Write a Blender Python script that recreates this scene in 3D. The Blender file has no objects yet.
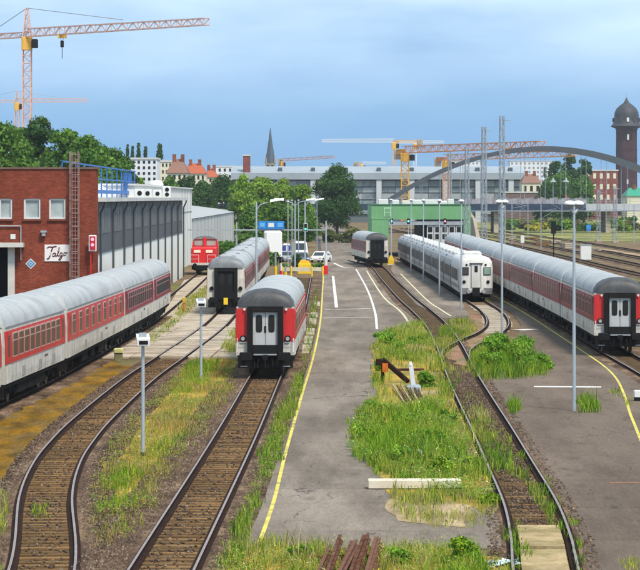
import bpy, bmesh, math, random
import numpy as np
from mathutils import Vector, Matrix
from mathutils.geometry import tessellate_polygon

random.seed(7)
rng = np.random.default_rng(11)
R = math.radians
scene = bpy.context.scene
col = scene.collection

# ------------------------------------------------------------------ camera
# survey of the photograph: level long lens, 8.7 m above the rails
F, YH, H = 2800.0, 198.0, 8.7          # focal length in photo pixels (640 wide), horizon row, eye height
cam_d = bpy.data.cameras.new("camera")
cam = bpy.data.objects.new("camera", cam_d)
col.objects.link(cam)
cam.location = (0, 0, H)
cam.rotation_euler = (R(90), 0, 0)
cam_d.sensor_width = 36.0
cam_d.lens = F / 640.0 * 36.0
cam_d.shift_y = -(285.0 - YH) / 640.0
cam_d.clip_start = 1.0
cam_d.clip_end = 20000.0
scene.camera = cam

# ------------------------------------------------------------------ world, sun, exposure
SUN_EL, SUN_AZ = R(55), R(148)         # azimuth clockwise from +Y: behind the camera, to its right
world = bpy.data.worlds.new("World")
scene.world = world
world.use_nodes = True
nt = world.node_tree
nt.nodes.clear()
tc = nt.nodes.new("ShaderNodeTexCoord")
lift = nt.nodes.new("ShaderNodeVectorMath"); lift.operation = 'ADD'
lift.inputs[1].default_value = (0, 0, 0.42)
nrm = nt.nodes.new("ShaderNodeVectorMath"); nrm.operation = 'NORMALIZE'
sky = nt.nodes.new("ShaderNodeTexSky")
sky.sky_type = 'NISHITA'
sky.sun_disc = False
sky.sun_elevation = SUN_EL
sky.sun_rotation = SUN_AZ
sky.altitude = 100
sky.air_density = 1.0
sky.dust_density = 0.3
sky.ozone_density = 0.7
mp = nt.nodes.new("ShaderNodeMapping")
mp.inputs['Scale'].default_value = (6.0, 6.0, 26.0)
cl = nt.nodes.new("ShaderNodeTexNoise")
cl.inputs['Scale'].default_value = 1.0
cl.inputs['Detail'].default_value = 5.0
cl.inputs['Roughness'].default_value = 0.55
ramp = nt.nodes.new("ShaderNodeValToRGB")
ramp.color_ramp.elements[0].position = 0.30
ramp.color_ramp.elements[0].color = (0.30, 0.30, 0.30, 1)
ramp.color_ramp.elements[1].position = 0.72
ramp.color_ramp.elements[1].color = (0.78, 0.78, 0.78, 1)
mix = nt.nodes.new("ShaderNodeMix"); mix.data_type = 'RGBA'
mix.inputs['B'].default_value = (10.4, 7.9, 8.2, 1)
bg = nt.nodes.new("ShaderNodeBackground")
bg.inputs['Strength'].default_value = 0.112
wo = nt.nodes.new("ShaderNodeOutputWorld")
L_ = nt.links.new
L_(tc.outputs['Generated'], lift.inputs[0]); L_(lift.outputs[0], nrm.inputs[0]); L_(nrm.outputs[0], sky.inputs['Vector'])
L_(tc.outputs['Generated'], mp.inputs['Vector']); L_(mp.outputs[0], cl.inputs['Vector'])
L_(cl.outputs['Fac'], ramp.inputs['Fac'])
sep = nt.nodes.new("ShaderNodeSeparateXYZ"); L_(tc.outputs['Generated'], sep.inputs[0])
el = nt.nodes.new("ShaderNodeMapRange"); el.interpolation_type = 'SMOOTHSTEP'
el.inputs['From Min'].default_value = 0.0; el.inputs['From Max'].default_value = 0.085
el.inputs['To Min'].default_value = 0.0; el.inputs['To Max'].default_value = 1.0
L_(sep.outputs['Z'], el.inputs['Value'])
mu = nt.nodes.new("ShaderNodeMath"); mu.operation = 'MULTIPLY'
L_(ramp.outputs['Color'], mu.inputs[0]); L_(el.outputs[0], mu.inputs[1]); L_(mu.outputs[0], mix.inputs['Factor'])
L_(sky.outputs['Color'], mix.inputs['A']); tint = nt.nodes.new("ShaderNodeVectorMath"); tint.operation = 'MULTIPLY'; tint.inputs[1].default_value = (0.74, 1.17, 1.27)
L_(mix.outputs['Result'], tint.inputs[0]); L_(tint.outputs[0], bg.inputs['Color']); L_(bg.outputs[0], wo.inputs['Surface'])

sun_d = bpy.data.lights.new("sun", 'SUN')
sun_d.energy = 3.3
sun_d.angle = R(11)
sun_d.color = (1.0, 0.90, 0.75)
sun = bpy.data.objects.new("sun", sun_d)
col.objects.link(sun)
sdir = Vector((math.sin(SUN_AZ) * math.cos(SUN_EL), math.cos(SUN_AZ) * math.cos(SUN_EL), math.sin(SUN_EL)))
sun.rotation_euler = sdir.to_track_quat('Z', 'Y').to_euler()

scene.view_settings.view_transform = 'Standard'
scene.view_settings.look = 'None'
scene.view_settings.gamma = 1.0
scene.view_settings.exposure = 0.48
scene.view_settings.use_curve_mapping = False
scene.cycles.max_bounces = 6
scene.cycles.transparent_max_bounces = 8
scene.cycles.use_denoising = True

# ------------------------------------------------------------------ survey helpers
def G(px, py, z=0.0):
    """ground point (or point on the level z) under a photo pixel"""
    d = F * (H - z) / (py - YH)
    return Vector(((px - 320.0) / F * d, d, z))

def P(px, py, d):
    """point at depth d under a photo pixel"""
    return Vector(((px - 320.0) / F * d, d, H - (py - YH) / F * d))

# ------------------------------------------------------------------ materials
MATS = {}
def mat(name, c, rough=0.75, var=0.22, scale=2.0, fine=25.0, bump=0.0, metal=0.0, c2=None, c2scale=0.6, c2cut=(0.45, 0.6),
        rand=0.0, emit=None, spec=0.35, stretch=None, streak=0.0):
    if name in MATS:
        return MATS[name]
    m = bpy.data.materials.new(name)
    m.use_nodes = True
    n = m.node_tree; N = n.nodes; Lk = n.links.new
    b = N["Principled BSDF"]
    b.inputs['Roughness'].default_value = rough
    b.inputs['Metallic'].default_value = metal
    b.inputs['Specular IOR Level'].default_value = spec if rough < 0.8 else 0.04
    t = N.new("ShaderNodeTexCoord")
    src = t.outputs['Object']
    if stretch:
        mpn = N.new("ShaderNodeMapping"); mpn.inputs['Scale'].default_value = stretch
        Lk(src, mpn.inputs['Vector']); src = mpn.outputs[0]
    rgb = N.new("ShaderNodeRGB"); rgb.outputs[0].default_value = (*c, 1)
    cur = rgb.outputs[0]
    if c2 is not None:
        nz = N.new("ShaderNodeTexNoise"); nz.inputs['Scale'].default_value = c2scale; nz.inputs['Detail'].default_value = 6
        nz.inputs['Roughness'].default_value = 0.65
        Lk(src, nz.inputs['Vector'])
        mr = N.new("ShaderNodeMapRange"); mr.inputs['From Min'].default_value = c2cut[0]; mr.inputs['From Max'].default_value = c2cut[1]
        Lk(nz.outputs['Fac'], mr.inputs['Value'])
        mx = N.new("ShaderNodeMix"); mx.data_type = 'RGBA'
        Lk(mr.outputs[0], mx.inputs['Factor']); Lk(cur, mx.inputs['A']); mx.inputs['B'].default_value = (*c2, 1)
        cur = mx.outputs['Result']
    def modulate(cur, fac_out, lo, hi):
        mr = N.new("ShaderNodeMapRange"); mr.inputs['From Min'].default_value = 0.25; mr.inputs['From Max'].default_value = 0.75
        mr.inputs['To Min'].default_value = lo; mr.inputs['To Max'].default_value = hi
        Lk(fac_out, mr.inputs['Value'])
        vm = N.new("ShaderNodeVectorMath"); vm.operation = 'SCALE'
        Lk(cur, vm.inputs[0]); Lk(mr.outputs[0], vm.inputs['Scale'])
        return vm.outputs[0]
    if var > 0:
        a = N.new("ShaderNodeTexNoise"); a.inputs['Scale'].default_value = scale; a.inputs['Detail'].default_value = 5
        Lk(src, a.inputs['Vector'])
        cur = modulate(cur, a.outputs['Fac'], 1 - var, 1 + var)
        if fine:
            f_ = N.new("ShaderNodeTexNoise"); f_.inputs['Scale'].default_value = fine; f_.inputs['Detail'].default_value = 3
            Lk(src, f_.inputs['Vector'])
            cur = modulate(cur, f_.outputs['Fac'], 1 - var * 0.7, 1 + var * 0.7)
            if bump:
                bp = N.new("ShaderNodeBump"); bp.inputs['Strength'].default_value = 0.8; bp.inputs['Distance'].default_value = bump
                Lk(f_.outputs['Fac'], bp.inputs['Height']); Lk(bp.outputs[0], b.inputs['Normal'])
    if streak > 0:   # vertical run-off dirt
        ms = N.new("ShaderNodeMapping"); ms.inputs['Scale'].default_value = (3.0, 3.0, 0.25)
        Lk(t.outputs['Object'], ms.inputs['Vector'])
        s_ = N.new("ShaderNodeTexNoise"); s_.inputs['Scale'].default_value = 1.4; s_.inputs['Detail'].default_value = 6
        Lk(ms.outputs[0], s_.inputs['Vector'])
        cur = modulate(cur, s_.outputs['Fac'], 1 - streak, 1 + streak * 0.35)
    if rand > 0:
        oi = N.new("ShaderNodeObjectInfo")
        mr = N.new("ShaderNodeMapRange"); mr.inputs['To Min'].default_value = 1 - rand; mr.inputs['To Max'].default_value = 1 + rand
        Lk(oi.outputs['Random'], mr.inputs['Value'])
        vm = N.new("ShaderNodeVectorMath"); vm.operation = 'SCALE'
        Lk(cur, vm.inputs[0]); Lk(mr.outputs[0], vm.inputs['Scale']); cur = vm.outputs[0]
    Lk(cur, b.inputs['Base Color'])
    if emit:
        b.inputs['Emission Color'].default_value = (*emit[0], 1)
        b.inputs['Emission Strength'].default_value = emit[1]
    MATS[name] = m
    return m

def leaf_mat(name, trans=0.35):
    if name in MATS:
        return MATS[name]
    m = bpy.data.materials.new(name); m.use_nodes = True
    n = m.node_tree; N = n.nodes; Lk = n.links.new
    b = N["Principled BSDF"]; out = N["Material Output"]
    b.inputs['Roughness'].default_value = 0.6; b.inputs['Specular IOR Level'].default_value = 0.25
    a = N.new("ShaderNodeAttribute"); a.attribute_name = "Col"
    Lk(a.outputs['Color'], b.inputs['Base Color'])
    tr = N.new("ShaderNodeBsdfTranslucent"); Lk(a.outputs['Color'], tr.inputs['Color'])
    mx = N.new("ShaderNodeMixShader"); mx.inputs[0].default_value = trans
    Lk(b.outputs[0], mx.inputs[1]); Lk(tr.outputs[0], mx.inputs[2]); Lk(mx.outputs[0], out.inputs['Surface'])
    MATS[name] = m
    return m

def glass_mat(name, c, rough=0.08):
    return mat(name, c, rough=rough, var=0.35, scale=0.8, fine=0, spec=0.6)

def bands_mat(name, c1, c2, axis, period, duty, rough=0.7, var=0.15):
    """two colours in even bands along an axis: paint stripes, ribbed sheet"""
    if name in MATS:
        return MATS[name]
    m = mat(name, c1, rough=rough, var=var)
    n = m.node_tree; N = n.nodes; Lk = n.links.new
    t = N.new("ShaderNodeTexCoord"); sp = N.new("ShaderNodeSeparateXYZ"); Lk(t.outputs['Object'], sp.inputs[0])
    d = N.new("ShaderNodeMath"); d.operation = 'DIVIDE'; Lk(sp.outputs[axis], d.inputs[0]); d.inputs[1].default_value = period
    fr = N.new("ShaderNodeMath"); fr.operation = 'FRACT'; Lk(d.outputs[0], fr.inputs[0])
    lt = N.new("ShaderNodeMath"); lt.operation = 'LESS_THAN'; Lk(fr.outputs[0], lt.inputs[0]); lt.inputs[1].default_value = duty
    mx = N.new("ShaderNodeMix"); mx.data_type = 'RGBA'
    b = N["Principled BSDF"]
    old = b.inputs['Base Color'].links[0].from_socket
    Lk(lt.outputs[0], mx.inputs['Factor']); Lk(old, mx.inputs['A']); mx.inputs['B'].default_value = (*c2, 1)
    Lk(mx.outputs['Result'], b.inputs['Base Color'])
    return m

# ------------------------------------------------------------------ mesh builder
class MB:
    def __init__(s):
        s.v = []; s.f = []; s.m = []
    def add(s, vs, fs, mi=0):
        o = len(s.v)
        s.v += [tuple(p) for p in vs]
        for f in fs:
            s.f.append(tuple(i + o for i in f)); s.m.append(mi)
        return s
    def box(s, x0, x1, y0, y1, z0, z1, mi=0):
        vs = [(x0,y0,z0),(x1,y0,z0),(x1,y1,z0),(x0,y1,z0),(x0,y0,z1),(x1,y0,z1),(x1,y1,z1),(x0,y1,z1)]
        return s.add(vs, [(3,2,1,0),(4,5,6,7),(0,1,5,4),(1,2,6,5),(2,3,7,6),(3,0,4,7)], mi)
    def cbox(s, x0, x1, y0, y1, z0, z1, c=0.03, mi=0):
        """box with chamfered vertical and top edges"""
        ring = lambda k, z: [(x0+c+k,y0+k,z),(x1-c-k,y0+k,z),(x1-k,y0+c+k,z),(x1-k,y1-c-k,z),(x1-c-k,y1-k,z),(x0+c+k,y1-k,z),(x0+k,y1-c-k,z),(x0+k,y0+c+k,z)]
        return s.loft([ring(0,z0), ring(0,z1-c), ring(c,z1)], True, mi)
    def beam(s, p, q, w, h=None, mi=0):
        p = Vector(p); q = Vector(q); h = h or w
        d = (q - p).normalized()
        up = Vector((0,0,1)) if abs(d.z) < 0.95 else Vector((0,1,0))
        a = d.cross(up).normalized() * w/2; b = a.cross(d).normalized() * h/2
        vs = [p-a-b,p+a-b,p+a+b,p-a+b,q-a-b,q+a-b,q+a+b,q-a+b]
        return s.add(vs, [(0,1,2,3),(7,6,5,4),(0,4,5,1),(1,5,6,2),(2,6,7,3),(3,7,4,0)], mi)
    def tube(s, p, q, r0, r1=None, n=8, mi=0):
        p = Vector(p); q = Vector(q); r1 = r0 if r1 is None else r1
        d = (q - p).normalized()
        up = Vector((0,0,1)) if abs(d.z) < 0.95 else Vector((0,1,0))
        a = d.cross(up).normalized(); b = a.cross(d).normalized()
        ring = lambda c, r: [c + (a*math.cos(2*math.pi*i/n) + b*math.sin(2*math.pi*i/n))*r for i in range(n)]
        return s.loft([ring(p, r0), ring(q, r1)], True, mi)
    def path(s, pts, r, n=6, mi=0):
        for a, b in zip(pts[:-1], pts[1:]):
            s.tube(a, b, r, r, n, mi)
        return s
    def loft(s, secs, closed=True, mi=0, caps=True):
        o = len(s.v); k = len(secs[0])
        for sec in secs:
            s.v += [tuple(p) for p in sec]
        for i in range(len(secs)-1):
            for j in range(k if closed else k-1):
                j2 = (j+1) % k
                s.f.append((o+i*k+j, o+i*k+j2, o+(i+1)*k+j2, o+(i+1)*k+j)); s.m.append(mi)
        if caps and closed:
            s.f.append(tuple(o+j for j in reversed(range(k)))); s.m.append(mi)
            s.f.append(tuple(o+(len(secs)-1)*k+j for j in range(k))); s.m.append(mi)
        return s
    def lathe(s, prof, n=16, c=(0,0), mi=0):
        return s.loft([[(c[0]+r*math.cos(2*math.pi*i/n), c[1]+r*math.sin(2*math.pi*i/n), z) for i in range(n)] for r, z in prof], True, mi)
    def prism(s, poly, z0, z1, mi=0):
        k = len(poly)
        tris = tessellate_polygon([[Vector((x,y,0)) for x,y in poly]])
        vs = [(x,y,z0) for x,y in poly] + [(x,y,z1) for x,y in poly]
        fs = [tuple(j+k for j in t) for t in tris] + [tuple(reversed(t)) for t in tris] + [(i,(i+1)%k,(i+1)%k+k,i+k) for i in range(k)]
        return s.add(vs, fs, mi)
    def sheet(s, poly, z, mi=0):
        tris = tessellate_polygon([[Vector((x,y,0)) for x,y in poly]])
        fs = []
        for t in tris:
            a, b, c = [poly[i] for i in t]
            area = (b[0]-a[0])*(c[1]-a[1]) - (c[0]-a[0])*(b[1]-a[1])
            fs.append(tuple(t) if area > 0 else tuple(reversed(t)))
        return s.add([(x,y,z) for x,y in poly], fs, mi)
    def mesh(s, name, mats):
        me = bpy.data.meshes.new(name)
        me.from_pydata(s.v, [], s.f)
        for m in (mats if isinstance(mats, (list, tuple)) else [mats]):
            me.materials.append(m)
        me.polygons.foreach_set("material_index", s.m)
        me.update()
        return me
    def build(s, name, mats, parent=None, smooth=False):
        me = s.mesh(name, mats)
        if smooth:
            bm = bmesh.new(); bm.from_mesh(me)
            bmesh.ops.recalc_face_normals(bm, faces=bm.faces)
            for f in bm.faces: f.smooth = True
            for e in bm.edges:
                if len(e.link_faces) == 2 and e.calc_face_angle(0) > R(42): e.smooth = False
            bm.to_mesh(me); bm.free()
        else:
            fixn(me)
        return link(name, me, parent)

def smooth_mesh(me, ang=40):
    bm = bmesh.new(); bm.from_mesh(me)
    bmesh.ops.recalc_face_normals(bm, faces=bm.faces)
    for f in bm.faces: f.smooth = True
    for e in bm.edges:
        if len(e.link_faces) == 2 and e.calc_face_angle(0) > R(ang): e.smooth = False
    bm.to_mesh(me); bm.free()

def fixn(me):
    bm = bmesh.new(); bm.from_mesh(me)
    bmesh.ops.recalc_face_normals(bm, faces=bm.faces)
    bm.to_mesh(me); bm.free()

def link(name, me, parent=None):
    o = bpy.data.objects.new(name, me)
    col.objects.link(o)
    if parent is not None:
        o.parent = parent
    return o

def tag(o, label=None, cat=None, group=None, kind=None):
    if label: o["label"] = label
    if cat: o["category"] = cat
    if group: o["group"] = group
    if kind: o["kind"] = kind
    return o

def thing(name, label, cat, loc=(0,0,0), rz=0.0, group=None):
    o = bpy.data.objects.new(name, None)
    o.empty_display_size = 0.3
    col.objects.link(o)
    o.location = loc; o.rotation_euler = (0,0,rz)
    return tag(o, label, cat, group)

ORD = "first second third fourth fifth sixth seventh eighth ninth tenth eleventh twelfth thirteenth fourteenth fifteenth sixteenth seventeenth eighteenth nineteenth twentieth".split()
def copy_tree(o, parent=None):
    c = o.copy(); col.objects.link(c); c.parent = parent
    for ch in list(o.children):
        copy_tree(ch, c)
    return c

def wob(x, y, s=1.0, seed=0):
    """cheap smooth noise in -1..1 for numpy arrays or floats"""
    r = np.random.default_rng(seed)
    t = 0
    for k in range(6):
        a = r.uniform(0, 6.28); f = s * r.uniform(0.5, 1.9); ph = r.uniform(0, 6.28)
        t = t + np.sin((np.cos(a)*x + np.sin(a)*y) * f + ph)
    return t / 3.2

def ragged(pts, step=0.8, amp=0.12, seed=0):
    """densify a ground outline and make it uneven"""
    out = []
    n = len(pts)
    for i in range(n):
        a = Vector(pts[i]); b = Vector(pts[(i+1)%n])
        k = max(1, int((b-a).length/step))
        for j in range(k):
            p = a.lerp(b, j/k)
            w = float(wob(p.x, p.y, 2.2, seed)) * amp + random.uniform(-amp, amp)*0.5
            w2 = float(wob(p.x+31, p.y, 1.1, seed+1)) * amp
            out.append((p.x + w, p.y + w2*3))
    return out

def gpoly(px, z=0.0):
    return [tuple(G(x, y, z)[:2]) for x, y in px]

def patch(name, px, z, m, amp=0.15, step=0.9, parent=None, seed=0):
    poly = ragged(gpoly(px, z), step, amp, seed) if amp else gpoly(px, z)
    return MB().sheet(poly, z).build(name, m, parent)

def spline(pts, step=1.5):
    """Catmull-Rom through (x, y) points, evenly resampled"""
    p = [Vector(q) for q in pts]
    p = [p[0]*2 - p[1]] + p + [p[-1]*2 - p[-2]]
    dense = []
    for i in range(1, len(p)-2):
        a, b, c, d = p[i-1], p[i], p[i+1], p[i+2]
        k = max(2, int((c-b).length/min(0.5, step/8)))
        for j in range(k):
            t = j/k
            dense.append(0.5*((2*b) + (c-a)*t + (2*a-5*b+4*c-d)*t*t + (3*b-a-3*c+d)*t**3))
    dense.append(p[-2])
    out = [dense[0]]; acc = 0
    for a, b in zip(dense[:-1], dense[1:]):
        acc += (b-a).length
        if acc >= step:
            out.append(b); acc = 0
    if (out[-1]-dense[-1]).length > step*0.3: out.append(dense[-1])
    return out

def normals2(c):
    r = []
    for i in range(len(c)):
        t = (c[min(i+1,len(c)-1)] - c[max(i-1,0)]).normalized()
        r.append(Vector((t.y, -t.x)))
    return r      # to the right of travel

# ================================================================== SETTING: ground
m_ground = mat("yard soil", (0.16,0.108,0.065), 0.95, 0.35, 0.35, 9, 0.03, c2=(0.13,0.14,0.05), c2scale=0.12, c2cut=(0.48,0.62), stretch=(1.0,0.3,1.0))
m_moss   = mat("orange moss ground", (0.20,0.105,0.008), 0.95, 0.55, 1.1, 8, 0.03, c2=(0.115,0.078,0.028), c2scale=1.0, c2cut=(0.40,0.64), stretch=(1.0,0.3,1.0))
m_ballast= mat("rusty ballast", (0.095,0.06,0.04), 0.95, 0.7, 1.2, 9, 0.06, c2=(0.17,0.115,0.075), c2scale=0.9, stretch=(1.0,0.3,1.0))
m_bed    = mat("ballast between sleepers", (0.07,0.042,0.021), 0.95, 0.5, 1.0, 18, 0.04, c2=(0.10,0.07,0.04), c2scale=2.0)
m_asph   = mat("worn grey asphalt", (0.205,0.170,0.139), 0.92, 0.22, 0.5, 14, 0.006, c2=(0.135,0.111,0.09), c2scale=0.45, c2cut=(0.44,0.64), rand=0.13, stretch=(1.0,0.16,1.0))
m_asph_r = mat("brown grey asphalt", (0.140,0.108,0.085), 0.92, 0.24, 0.5, 14, 0.006, c2=(0.10,0.075,0.058), c2scale=0.4, c2cut=(0.44,0.66), rand=0.12, stretch=(1.0,0.16,1.0))
m_conc   = mat("pale concrete", (0.40,0.34,0.27), 0.9, 0.22, 0.7, 11, 0.008, c2=(0.27,0.22,0.16), c2scale=0.5, rand=0.10)
m_seam   = mat("dark joint filler", (0.085,0.075,0.07), 0.95, 0.3)
m_soil   = mat("weedy soil", (0.34,0.23,0.045), 0.95, 0.45, 0.9, 9, 0.04, c2=(0.20,0.17,0.05), c2scale=0.5, stretch=(1.0,0.3,1.0))
m_dry    = mat("dry straw ground", (0.36,0.27,0.17), 0.95, 0.35, 1.2, 18, 0.04, c2=(0.22,0.17,0.07), c2scale=0.8, stretch=(1.0,0.3,1.0))
m_red    = mat("reddish gravel", (0.25,0.135,0.09), 0.95, 0.4, 0.9, 15, 0.04, c2=(0.19,0.16,0.08), c2scale=0.5, stretch=(1.0,0.3,1.0))
m_white_p= mat("worn white paint", (0.62,0.61,0.58), 0.8, 0.2, 1.5, 12, c2=(0.30,0.28,0.27), c2scale=1.6, c2cut=(0.56,0.68))
m_yel_p  = mat("worn yellow paint", (0.58,0.49,0.10), 0.8, 0.25, 1.5, 12, c2=(0.30,0.26,0.14), c2scale=1.2, c2cut=(0.50,0.66))
m_cream_p= mat("worn cream paint", (0.58,0.52,0.34), 0.8, 0.18, 1.5, 12, c2=(0.28,0.26,0.2), c2scale=1.4, c2cut=(0.55,0.7))
m_rust   = mat("rusty steel", (0.026,0.014,0.010), 0.85, 0.4, 3, 30, 0.004)
m_rail   = mat("polished rail head", (0.27,0.215,0.195), 0.5, 0.2, 2, 20, metal=0.35)
m_railb  = mat("brown rail head", (0.21,0.15,0.12), 0.6, 0.2, 2, 20, metal=0.4)
m_wood   = mat("weathered timber", (0.17,0.098,0.042), 0.9, 0.55, 2.5, 22, 0.01, rand=0.30, stretch=(0.5,3,3))

def crack(m, scale, width, dark):
    n = m.node_tree; N = n.nodes; Lk = n.links.new
    b = N["Principled BSDF"]; old = b.inputs['Base Color'].links[0].from_socket
    t = N.new("ShaderNodeTexCoord")
    mp_ = N.new("ShaderNodeMapping"); mp_.inputs['Scale'].default_value = (1.0,0.35,1.0); Lk(t.outputs['Object'], mp_.inputs['Vector'])
    nz = N.new("ShaderNodeTexNoise"); nz.inputs['Scale'].default_value = 1.3; nz.inputs['Detail'].default_value = 4; Lk(mp_.outputs[0], nz.inputs['Vector'])
    av = N.new("ShaderNodeVectorMath"); av.operation = 'MULTIPLY_ADD'; Lk(nz.outputs['Color'], av.inputs[0]); av.inputs[1].default_value = (1.6,1.6,0); Lk(mp_.outputs[0], av.inputs[2])
    v = N.new("ShaderNodeTexVoronoi"); v.feature = 'DISTANCE_TO_EDGE'; v.inputs['Scale'].default_value = scale; Lk(av.outputs[0], v.inputs['Vector'])
    n2 = N.new("ShaderNodeTexNoise"); n2.inputs['Scale'].default_value = 0.35; Lk(t.outputs['Object'], n2.inputs['Vector'])
    a = N.new("ShaderNodeMapRange"); a.inputs['From Min'].default_value = 0.0; a.inputs['From Max'].default_value = width; a.inputs['To Min'].default_value = 1; a.inputs['To Max'].default_value = 0; Lk(v.outputs['Distance'], a.inputs['Value'])
    c = N.new("ShaderNodeMapRange"); c.inputs['From Min'].default_value = 0.46; c.inputs['From Max'].default_value = 0.58; Lk(n2.outputs['Fac'], c.inputs['Value'])
    mu = N.new("ShaderNodeMath"); mu.operation = 'MULTIPLY'; Lk(a.outputs[0], mu.inputs[0]); Lk(c.outputs[0], mu.inputs[1])
    mx = N.new("ShaderNodeMix"); mx.data_type = 'RGBA'; Lk(mu.outputs[0], mx.inputs['Factor']); Lk(old, mx.inputs['A']); mx.inputs['B'].default_value = (*dark,1)
    # dark round oil spots
    v2 = N.new("ShaderNodeTexVoronoi"); v2.inputs['Scale'].default_value = 0.8; v2.inputs['Randomness'].default_value = 1.0; Lk(mp_.outputs[0], v2.inputs['Vector'])
    o = N.new("ShaderNodeMapRange"); o.inputs['From Min'].default_value = 0.05; o.inputs['From Max'].default_value = 0.22; o.inputs['To Min'].default_value = 0.45; o.inputs['To Max'].default_value = 0; Lk(v2.outputs['Distance'], o.inputs['Value'])
    m3 = N.new("ShaderNodeMix"); m3.data_type = 'RGBA'; Lk(o.outputs[0], m3.inputs['Factor']); Lk(mx.outputs['Result'], m3.inputs['A']); m3.inputs['B'].default_value = (*dark,1)
    Lk(m3.outputs['Result'], b.inputs['Base Color'])
crack(m_asph, 0.4, 0.012, (0.07,0.06,0.052)); crack(m_asph_r, 0.4, 0.012, (0.055,0.046,0.04))
tag(MB().sheet([(-6000,-200),(6000,-200),(6000,9000),(-6000,9000)], 0.0).build("ground", m_ground), kind="structure")
tag(patch("moss_ground", [(-40,600),(-12,500),(12,470),(32,448),(60,428),(95,404),(128,378),(140,366),(100,362),(60,385),(-10,425),(-60,470)], 0.004, m_moss, 0.5, 0.5, seed=2), kind="structure")
tag(patch("soil_verge", [(85,600),(82,510),(95,460),(130,415),(170,380),(192,357),(240,356),(240,395),(205,436),(170,490),(135,550),(118,600)], 0.006, m_soil, 0.2, seed=3), kind="structure")

# ---- road and yard pavement, laid in panels
def edge(tab, y):
    tab = sorted(tab)
    for (y0,x0),(y1,x1) in zip(tab[:-1], tab[1:]):
        if y0 <= y <= y1:
            return x0 + (x1-x0)*(y-y0)/(y1-y0)
    return tab[0][1] if y < tab[0][0] else tab[-1][1]

def panels(parent, name, left, right, rows, z, m, gap=0.05):
    for k, (ya, yb) in enumerate(zip(rows[:-1], rows[1:])):
        ys = np.linspace(ya, yb, 7)
        Lp = [G(edge(left, y), y, z) for y in ys]; Rp = [G(edge(right, y), y, z) for y in ys]
        Lp[0].y += gap; Rp[0].y += gap
        poly = [tuple(p[:2]) for p in Rp] + [tuple(p[:2]) for p in reversed(Lp)]
        MB().prism(poly, z-0.04, z).build(name, m, parent)

road = tag(thing("yard_road", None, None), kind="structure")
MB().sheet(gpoly([(252,546),(516,548),(478,455),(430,345),(405,312),(372,268),(345,231),(312,231),(323,262),(318,330),(300,390),(272,480)], 0.012), 0.012).build("road_base", m_seam, road)
cl_left = [(548,242),(520,256),(500,264),(470,274),(440,285),(410,296),(380,304),(350,312),(320,319),(290,321.5),(262,323),(240,320),(231,315),(224,310)]
cl_right = [(548,512),(500,494),(455,474),(420,459),(392,447),(365,437),(340,427),(319,414),(302,393.5),(280,376),(268,367),(255,362),(240,352),(231,345),(224,342)]
panels(road, "asphalt_panel", cl_left, cl_right, [548,531,503,489,470,455,431,410,383,372,350,330,317,309,300,288,276,266,256,246,238,231,225], 0.05, m_asph)
yard = tag(thing("yard_pavement", None, None), kind="structure")
MB().sheet(gpoly([(583,600),(583,570),(568,520),(528,450),(490,385),(515,340),(530,318),(495,285),(590,330),(660,395),(760,600)], 0.012), 0.012).build("pavement_base", m_seam, yard)
yr_left = [(640,584),(570,582),(543,578),(516,567),(486,549),(448,527),(410,504),(385,487),(375,483),(360,500),(345,515),(325,521),(314,514),(305,496),(296,489),(285,476)]
yr_right = [(640,800),(570,790),(500,760),(440,740),(420,700),(395,662),(380,648),(368,633),(360,620),(350,606),(335,580),(320,550),(310,530),(300,510),(290,492),(285,484)]
panels(yard, "asphalt_panel", yr_left, yr_right, [600,572,540,508,480,452,412,387,366,345,328,312,299,288], 0.05, m_asph_r)
plat = tag(thing("track_apron", None, None), kind="structure")
ap_left = [(318,443),(304,416),(292,405),(280,398),(270,391),(262,393)]
ap_right = [(318,470),(304,463),(296,459),(285,446),(275,424),(262,396)]
panels(plat, "asphalt_panel", ap_left, ap_right, [318,306,296,286,276,264], 0.046, m_asph)
tag(patch("red_gravel", [(436,352),(446,322),(470,313),(484,318),(490,335),(520,338),(515,352),(480,362),(462,366)], 0.02, m_red, 0.3, seed=5), kind="structure")
tag(patch("concrete_strip_ground", [(468,305),(487,305),(507,314),(513,325),(508,332),(484,334),(482,315)], 0.03, m_conc, 0.1, seed=6), kind="structure")

def stripe(name, px, w, m, z=0.056, dash=None):
    pts = spline([tuple(G(x, y, z)[:2]) for x, y in px], 1.0)
    nn = normals2(pts)
    L = [(p.x - n.x*w/2, p.y - n.y*w/2) for p, n in zip(pts, nn)]
    Rr = [(p.x + n.x*w/2, p.y + n.y*w/2) for p, n in zip(pts, nn)]
    b = MB()
    for i in range(len(pts)-1):
        b.add([(*L[i],z),(*Rr[i],z),(*Rr[i+1],z),(*L[i+1],z)], [(0,1,2,3)])
    return tag(b.build(name, m), kind="structure")
stripe("yellow_line", [(258.5,545.6),(274,500),(284.8,456),(295,419),(304,388),(313.5,356),(320.5,320),(322.6,290),(323.5,276)], 0.11, m_yel_p)
stripe("yellow_line", [(493,295),(523,312),(557.6,334.4),(581.5,350.4),(602.8,365),(616,378),(624,394),(630,413),(636,428),(646,455),(664,520),(684,620)], 0.11, m_yel_p)
stripe("white_line", [(356,269),(367,289),(374.7,311),(377,329)], 0.17, m_white_p)
stripe("white_line", [(333,276),(336.5,307.5)], 0.26, m_white_p)
stripe("cream_line", [(366.5,270.6),(382.5,295.6),(399,310),(407,320),(410,329)], 0.15, m_cream_p)
stripe("cream_line", [(400.6,273.7),(426,299),(440,309),(451,316)], 0.15, m_cream_p, 0.052)
stripe("white_line", [(334,263),(343,267),(354,268)], 0.35, m_white_p)
stripe("white_line", [(325,309.5),(371,308.5)], 0.5, m_white_p)
stripe("white_line", [(323,318),(373,317)], 0.4, m_white_p)
stripe("white_line", [(534,386.5),(604,387)], 0.7, m_white_p)
stripe("white_line", [(518,330),(534,329)], 1.0, m_white_p)
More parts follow.
